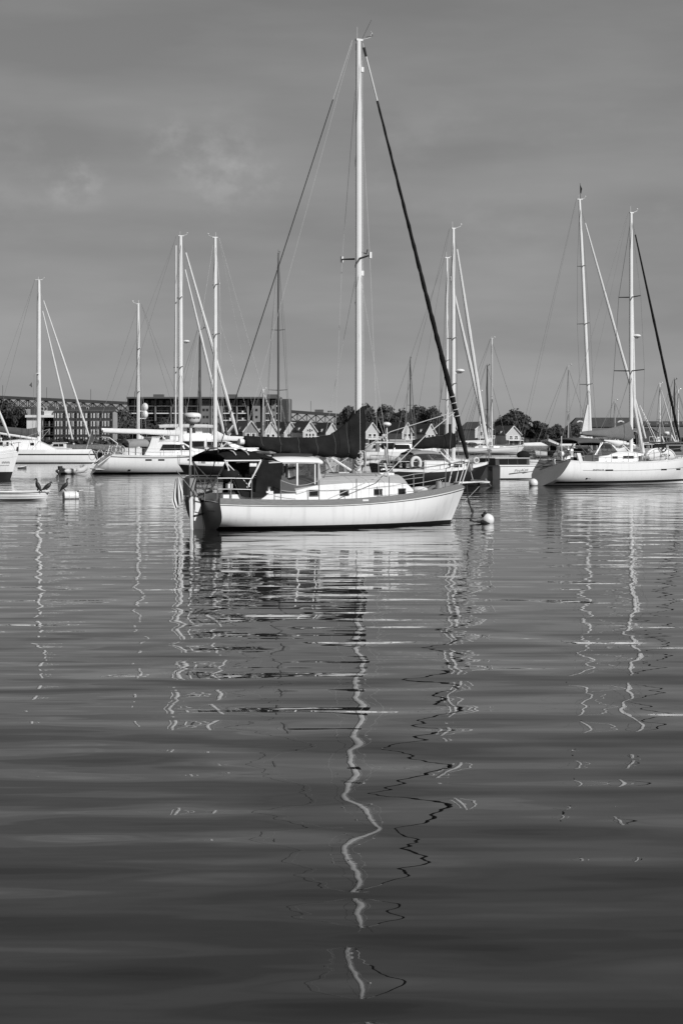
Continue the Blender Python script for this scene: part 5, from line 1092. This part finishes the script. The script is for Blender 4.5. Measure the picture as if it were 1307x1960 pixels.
def catboat_motor():   # twin hulled motor boat with script on its side
    D = 145.0; r = root_at('motor_catamaran', 957, D, 27, 'white twin hulled motor boat with script and a swoosh on its side', 'motorboat')
    for y in (.55, 2.35):
        rr = [[Vector((x, y + a * .55, z)) for a, z in ((-.6, -.4), (-.95, .1), (-1, 1.35 + .05 * x / 6), (1, 1.35 + .05 * x / 6), (.95, .1), (.6, -.4))] for x in (0, 3, 5.5)] + [[Vector((7.0, y + a * .1, z)) for a, z in ((-.6, .3), (-.95, .5), (-1, 1.5), (1, 1.5), (.95, .5), (.6, .3))]]
        MB().loft(rr, True, True).build('hull', GEL, r, ang=30)
    MB().loft([[Vector((x, y, z)) for y, z in ((.02, 1.36), (2.88, 1.36), (2.88, 1.52), (.02, 1.52))] for x in (-.05, 6.6)], True, True).build('deck', GEL, r, smooth=False)
    BX('tunnel_roof', (2.9, 1.45, 1.15), (5.6, 1.2, .4), DGREY, r)
    for y in (.0, 2.9): T('rub_rail', [(-.05, y, 1.38), (6.3, y, 1.42)], .04, GREYP, r)
    T('waterline_stripe', [(.02, .0 + .02, .09), (6.2, .12, .09)], .05, STRIPE, r)
    st = [(-.4, 1.3, 1.5, 2.25), (2.2, 1.3, 1.5, 2.3), (3.0, 1.2, 1.5, 1.95)]; e = empty('house', (0, 1.45, 0)); e.parent = r
    bpy.data.objects.remove(e)
    MB().loft([[Vector((x, 1.45 + a * 1.28, z)) for a, z in ((-1, 1.5), (-.97, t), (.97, t), (1, 1.5))] for x, t in ((-.3, 2.2), (2.6, 2.25))], True, True).build('wheelhouse', WDARK, r, smooth=False)
    for x in (.05, .85, 1.65): BX('window', (x + .35, .16, 1.88), (.7, .04, .5), PORT, r)
    BX('roof_rim', (1.15, 1.45, 2.25), (3.0, 2.6, .06), PLAST, r); r.scale = (1, 1, .69)
    MB().ball((2.6, 1.0, 2.55), .5, 12, 8, (1.1, .7, .95)).build('engine_cover', CANV, r); MB().tube([(2.5, .5, 1.5), (2.6, .5, 1.9), (2.4, .5, 2.15)], [.3, .28, .15], 10).build('deck_bag', CANVM, r)
    T('stern_rail', [(-.05, .3, 1.5), (-.3, .3, 2.2), (-.3, 2.6, 2.2), (-.05, 2.6, 1.5)], .03, STEEL, r)
    text('side_name', 'ProKat', .42, GREYP, r, axes((1.75, -.012, .95), (1, 0, .12), (0, 0, 1)), shear=.4)
    for (x0, x1, z0, w) in ((.75, 2.9, .58, .05), (1.9, 3.2, .66, .035)): MB().tube([(x0, -.005, z0), (lerp(x0, x1, .3), -.008, z0 + .1), (x1, -.008, z0 + .26)], [.06, w, .012], 6, sq=.3).build('swoosh', LETTER, r)
catboat_motor()

# farther yachts, hulls small in the picture
far = [(941, 648, 430, 8, 'far white yacht broadside off the gabled houses', 17, GEL, ALU, CANVW, None, .16), (932, 700, 455, 20, 'far yacht with short black mast beside the thin white mast', 12, GEL, DSPAR, CANVW, None, .2),
       (785, 686, 520, 75, 'far yacht with thin dark mast before the tree clump', 14, DARKH, DSPAR, CANVG, None, .2), (1087, 701, 340, 12, 'far yacht with thin grey mast near the flat topped tree', 11, GEL, ALUG, CANVW, None, .11),
       (1262, 735, 400, 25, 'far marina yacht with thin white mast before the dark boathouse', 10, GEL, ALU, CANVW, CANVW, .13), (1283, 757, 430, 165, 'far marina yacht with short white mast and wide crosstrees', 10, GEL, ALU, CANVG, None, .13),
       (1290, 727, 420, 20, 'far marina yacht with dark mast near the black furled headsail', 11, DARKH, DSPAR, CANVG, None, .16), (1176, 768, 390, 15, 'far marina yacht with pale mast under the dark roof', 9, GEL, ALUG, CANVW, None, .1),
       (1222, 776, 400, 160, 'far marina yacht with stubby mast beside the mast of the cruising yacht', 8, GEL, ALUG, CANVG, None, .1), (918, 750, 540, 15, 'tiny distant yacht with short mast between the houses', 9, GEL, ALU, CANVW, None, .14),
       (1297, 747, 440, 15, 'far marina yacht with pale mast beyond the foredeck dinghy', 10, GEL, ALU, CANVW, None, .15)]
for (px, yt, D, hd, lb, L, hm_, mm_, cv, jb, mr_) in far: generic('sailboat', px, yt, D, hd, lb, L, hm_, mm_, cv, jb, mr=mr_, group='far yachts on their moorings', fb=(1.5, 1.35, 2.0) if L > 14 else (1.15, 1.0, 1.5))

def cruiser(px, D, head, L, label, dark=False, arch=True, name='motor_cruiser', hz=1.0):
    r = root_at(name, px, D, head, label, 'motorboat'); hm_ = DGREY if dark else GEL
    h = Hull(-L * .5, L * .5, L * .32, (1.1 * hz, 1.15 * hz, 1.7 * hz), L * .1, .1, .92, tm=.4, draft=.5); h.build(r, HM(hm_, STRIPE, hm_), transom=hm_, deck=DECK, rail=GEL if not dark else ALUG, railh=.12, n=24)
    z = 1.1 * hz; st = [(-L * .32, L * .12, z, z + 1.25), (L * .05, L * .125, z, z + 1.3), (L * .13, L * .12, z, z + 1.05), (L * .24, L * .09, z + .1, z + .5)]; cb = cabin(r, st, hm_)
    window(cb, st, -L * .29, -L * .14, z + .5, z + 1.1, PORT, ALUG); window(cb, st, -L * .12, L * .08, z + .5, z + 1.08, PORT, ALUG, sr=.25)
    BX('hardtop', (-L * .14, 0, z + 1.42), (L * .46, L * .25, .12), hm_, r)
    if arch:
        T('radar_arch', [(-L * .2, -L * .1, z + 1.4), (-L * .24, -L * .09, z + 2.1), (-L * .24, L * .09, z + 2.1), (-L * .2, L * .1, z + 1.4)], .07, PLAST, r); MB().ball((-L * .24, 0, z + 2.3), .3, 10, 6, (1, 1, .6)).build('radome', PLAST, r); T('aerial', [(-L * .2, .4, z + 1.4), (-L * .3, .4, z + 4.5)], .02, PLAST, r, 4)
    rails(r, h, [L * .05, L * .18, L * .3, L * .4], .6, .018, .01, pushpit=False); return r
mc = cruiser(770, 262, 12, 10.5, 'white motor cruiser with long hardtop between the large sloop and the enclosed sloop', hz=1.15)
MB().ball((-2.2, -1.2, 2.2), .75, 12, 8, (1.6, .5, .5)).build('flybridge_cover', CANV, mc); BX('hardtop_front', (.5, 0, 2.95), (5.2, 2.9, .1), GEL, mc)
cruiser(1312, 195, 25, 9.5, 'grey motor cruiser with dark wheelhouse windows beyond the foredeck dinghy', True, True, hz=1.15)
for (px, D, hd, L, lb) in ((1160, 330, 20, 7, 'small white motorboat moored under the grey boom cover'), (1238, 340, 160, 7.5, 'small white motorboat between the cruising yacht mast and the furled headsail'), (1205, 420, 15, 6.5, 'small white motorboat far off behind the cruising yacht mast'), (1275, 470, 20, 7, 'small white motorboat moored off the dark boathouse'), (720, 330, 170, 7, 'small white motorboat seen between the large sloop shrouds'), (20, 420, 15, 8, 'small white motorboat moored beyond the catamaran boom'), (108, 460, 170, 7, 'small white motorboat moored before the white flats'), (335, 400, 15, 9, 'white motorboat seen under the cutter boom')):
    cruiser(px, D, hd, L, lb, arch=L > 7.2, name='small_motorboat')

# ------------------------------------------------------------------ dinghies, buoys, birds
def rowing_dinghy():
    D = 93.5; r = root_at('rowing_dinghy', 48, D, 18, 'white lapstrake rowing dinghy with dark gunwale and two cormorants aboard', 'dinghy')
    L = 2.42; rr = []; n = 20
    def sec(t):
        x = lerp(-L / 2, L / 2, t); b = .56 * (lerp(.72, 1, math.sin(min(1, t / .45) * math.pi / 2)) if t < .45 else max(.03, 1 - ((t - .45) / .55) ** 2.3)); sh = .40 + .07 * t ** 2 + .02 * (1 - t) ** 2
        return x, b, sh
    prof = [(.15, -.1), (.55, .0), (.74, .10), (.80, .095), (.87, .20), (.925, .195), (.955, .31), (1.0, .305), (1.0, 1.0)]
    for i in range(n + 1):
        t = i / n; x, b, sh = sec(t); ring = []
        for u, z in prof: zz = z if z < 1 else sh; ring.append(Vector((x - (1 - max(0, zz) / sh) * .22 * t ** 6, -b * u, min(zz, sh))))
        rr.append(ring + [Vector((p.x, -p.y, p.z)) for p in ring[::-1]])
    MB().loft(rr, False, False).build('hull', DINGW, r, ang=25); MB().add(rr[0], [tuple(range(len(rr[0])))]).build('transom', SHADET2, r, smooth=False)
    inn = [[Vector((p.x, p.y * .93, max(p.z, .06))) for p in ring] for ring in rr[:-1]]; MB().loft(inn, False, False).build('inner_skin', DECK, r)
    for sd in (-1, 1):
        T('gunwale', [Vector((sec(i / n)[0], sd * (sec(i / n)[1] + .0), sec(i / n)[2] + .005)) for i in range(n + 1)], .022, DINGW, r); T('rub_strip', [Vector((sec(i / n)[0], sd * (sec(i / n)[1] * 1.0 + .012), sec(i / n)[2] - .055)) for i in range(n + 1)], .018, STRIPE, r)
    for x in (-.75, .05): BX('thwart', (x, 0, .34), (.22, 1.0 if x > -.5 else .84, .03), TEAK, r)
    BX('fore_thwart', (.72, 0, .40), (.35, .5, .03), TEAK, r)
    return r
DINGW = mat('white_dinghy_paint', .78, .4, var=.05, scale=5, streak=.1)
SHADET2 = mat('dinghy_transom_shade', .15, .5, var=.1)  # the dinghy's stern end is in shade; that darkness is painted here
RD = rowing_dinghy()
def drum_buoy():
    D = 96; r = root_at('drum_buoy', 136, D, 20, 'white drum shaped mooring buoy with one end darkened for shade floating on its side', 'buoy')
    a = [(-.35, .0), (-.35, .22), (-.33, .245), (-.12, .25), (-.11, .262), (-.09, .262), (-.08, .25), (.12, .25), (.13, .262), (.15, .262), (.16, .25), (.33, .245), (.35, .22), (.35, .0)]
    rr = [[Vector((x, max(q, .01) * math.cos(2 * math.pi * k / 24), .13 + max(q, .01) * math.sin(2 * math.pi * k / 24))) for k in range(24)] for x, q in a]
    MB().loft(rr, True, True).build('drum', PLAST, r, ang=30); T('end_shade_disc', [(-.36, 0, .13), (-.352, 0, .13)], .22, DGREY, r, 20); T('waterline_weed', [(-.354, -.2, .0), (.354, -.2, .0)], .05, STRIPE, r); BX('end_fitting', (.34, -.1, .38), (.06, .1, .06), STRIPE, r); T('pick_up_stick', [(.3, 0, .38), (.62, .02, .42)], .02, PLAST, r)  # dark disc paints the shade on the drum's end cap
    T('band', [(.2, .262 * math.cos(t), .13 + .262 * math.sin(t)) for t in [k * math.pi / 10 for k in range(21)]], .012, GREYP, r, 5)
    return r
DB = drum_buoy()
def cormorant(loc, face, label, pose):
    r = empty('cormorant', loc, face, label, 'bird', 'cormorants resting on the moorings')
    # path from tail tip through body, neck, head to bill (x forward)
    if pose == 'hook':   pts = [(-.26, -.10, .012), (-.17, .0, .045), (-.09, .13, .085), (-.02, .25, .105), (.03, .36, .085), (.055, .45, .05), (.04, .53, .036), (.045, .59, .034), (.09, .625, .036), (.14, .615, .034), (.175, .595, .017), (.215, .565, .010), (.23, .545, .005)]
    elif pose == 'tuck': pts = [(-.34, .02, .012), (-.24, .06, .04), (-.13, .13, .085), (-.02, .21, .105), (.08, .29, .09), (.14, .36, .055), (.165, .41, .042), (.19, .44, .04), (.225, .435, .034), (.255, .41, .016), (.28, .375, .009), (.285, .36, .005)]
    else:                pts = [(-.33, -.09, .012), (-.24, .02, .04), (-.14, .13, .08), (-.03, .24, .10), (.06, .33, .085), (.11, .41, .05), (.105, .48, .036), (.09, .54, .033), (.10, .60, .034), (.135, .64, .037), (.175, .645, .033), (.21, .645, .014), (.25, .65, .009), (.265, .645, .005)]
    V = [Vector((x, 0, z + .075)) for x, z, _ in pts]
    body = MB().tube(V, [q * (1.3 if q > .03 else 1.1) for _, _, q in pts], 10, sq=.82).build('body', FEATH, r, ang=80)
    for sd in (-1, 1):
        i = 2; MB().tube([V[1] + Vector((-.02, sd * .03, .02)), V[2] + Vector((0, sd * .06, .02)), V[3] + Vector((0, sd * .075, .0)), V[4] + Vector((-.01, sd * .05, .0))], [.01, .045, .05, .02], 7, sq=.5).build('wing', FEATH, body)
        hip = V[2] + Vector((.05, sd * .045, -.03)); T('leg', [hip, Vector((.0, sd * .05, .06)), Vector((.02, sd * .05, .012))], [.045, .025, .014], RUB, body); MB().add([(.0, sd * .05, .014), (.10, sd * .02, .004), (.11, sd * .055, .004), (.09, sd * .09, .004), (.0, sd * .05, .0)], [(0, 1, 2), (0, 2, 3), (4, 2, 1), (4, 3, 2)]).build('foot', RUB, body)
    r.scale = (.84, .84, .84)
    MB().tube([V[-4], V[-3], V[-2], V[-1]], [pts[-4][2] * .5 + .004, .015, .011, .006], 6).build('bill', BILL, body)
    return r
def on(root, x, y, z): return Matrix.Translation(root.location) @ Matrix.Rotation(root.rotation_euler.z, 4, 'Z') @ Vector((x, y, z))
cormorant(on(RD, .54, -.43, .435), R(170), 'cormorant with hooked neck looking back, perched on the dinghy gunwale', 'hook')
cormorant(on(RD, 1.08, .0, .415) , R(12), 'hunched cormorant with neck drawn in at the bow of the dinghy', 'tuck')
cormorant(on(DB, -.27, -.02, .37), R(8), 'cormorant with neck stretched up, perched on the drum buoy', 'tall')
# spread the second bird's footing: a small bow deck plate under it
BX('bow_plate', (1.0, 0, .40), (.34, .5, .03), DINGW, RD)

def inflatable(px, D, head, L, label):
    r = root_at('inflatable_dinghy', px, D, head, label, 'dinghy'); w = .62
    path = [(-L * .5, -w, .22), (-L * .1, -w, .22), (L * .22, -w * .95, .30), (L * .40, -w * .6, .46), (L * .47, 0, .54), (L * .40, w * .6, .46), (L * .22, w * .95, .30), (-L * .1, w, .22), (-L * .5, w, .22)]
    dense = []
    for k in range(len(path) - 1):
        for q in range(4): dense.append(lerp(Vector(path[k]), Vector(path[k + 1]), q / 4))
    dense.append(Vector(path[-1])); MB().tube(dense, [.08] + [.22] * (len(dense) - 2) + [.08], 12).build('tube', HYPA, r, ang=60)
    BX('floor', (-.05, 0, .12), (L * .85, w * 1.7, .06), GREYP, r); BX('transom', (-L * .40, 0, .28), (.06, w * 1.5, .32), DECK, r); BX('seat', (-.1, 0, .40), (.25, w * 2, .04), PLAST, r)
    m = MB(); m.loft([[Vector((-L * .5 + a * .2, b * .14, z)) for a, b in ((-.8, -.8), (.8, -1), (.8, 1), (-.8, .8))] for z in (.30, .40, .56, .62)], True, True); ob = m.build('outboard_cowl', RUB, r); T('outboard_leg', [(-L * .5, 0, .35), (-L * .53, 0, -.3)], [.09, .06], RUB, ob); T('tiller', [(-L * .5, 0, .46), (-L * .5 + .4, 0, .48)], .02, RUB, ob)
    T('grab_line', [(x, y * 1.32 if abs(y) > .4 else y, z + .08 - .05 * (k % 2)) for k, (x, y, z) in enumerate(path[1:-1])], .012, DROPE, r)
    r.scale = (.98, .98, 1.1); return r
inflatable(140, 170, 44, 2.7, 'pale grey inflatable dinghy with black outboard floating before the catamaran')
inflatable(706, 232, 30, 2.9, 'pale inflatable dinghy with outboard glimpsed beside the large sloop mast')
# small tender beside the catamaran
def tender():
    D = 203; r = root_at('small_tender', 43, D, 20, 'tiny white tender floating between the yacht bow and the catamaran', 'dinghy'); rr = []
    for i in range(9):
        t = i / 8; b = .25 * math.sin(math.pi * (.25 + .74 * t)) + .01; sh = .16 + .16 * t ** 2; rr.append([Vector((lerp(-.45, .45, t), u * b, z)) for u, z in ((-1, sh), (-.9, .08), (-.5, -.06), (.5, -.06), (.9, .08), (1, sh), (.8, sh - .01), (-.8, sh - .01))])
    MB().loft(rr, True, True, 0, [1, 1, 1, 1, 1, 0, 0, 0]).build('hull', [GEL, DGREY], r); T('gunwale', [p[5] for p in rr], .025, GEL, r); T('gunwale', [p[0] for p in rr], .025, GEL, r)
tender()
def ball_buoy(px, D, rad, label):
    r = root_at('ball_buoy', px, D, 0, label, 'buoy'); MB().ball((0, 0, rad * .55), rad, 18, 12).build('float', PLAST, r); T('eye', [(rad * .1, 0, rad * 1.5), (rad * .1, 0, rad * 1.65)], rad * .12, GREYP, r); T('weed_line', [(rad * .84 * math.cos(t), rad * .84 * math.sin(t), .02) for t in [k * math.pi / 10 for k in range(21)]], rad * .1, DGREY, r, 5)
ball_buoy(1020, 124.5, .29, 'white ball buoy floating under the open stern of the cruising yacht')
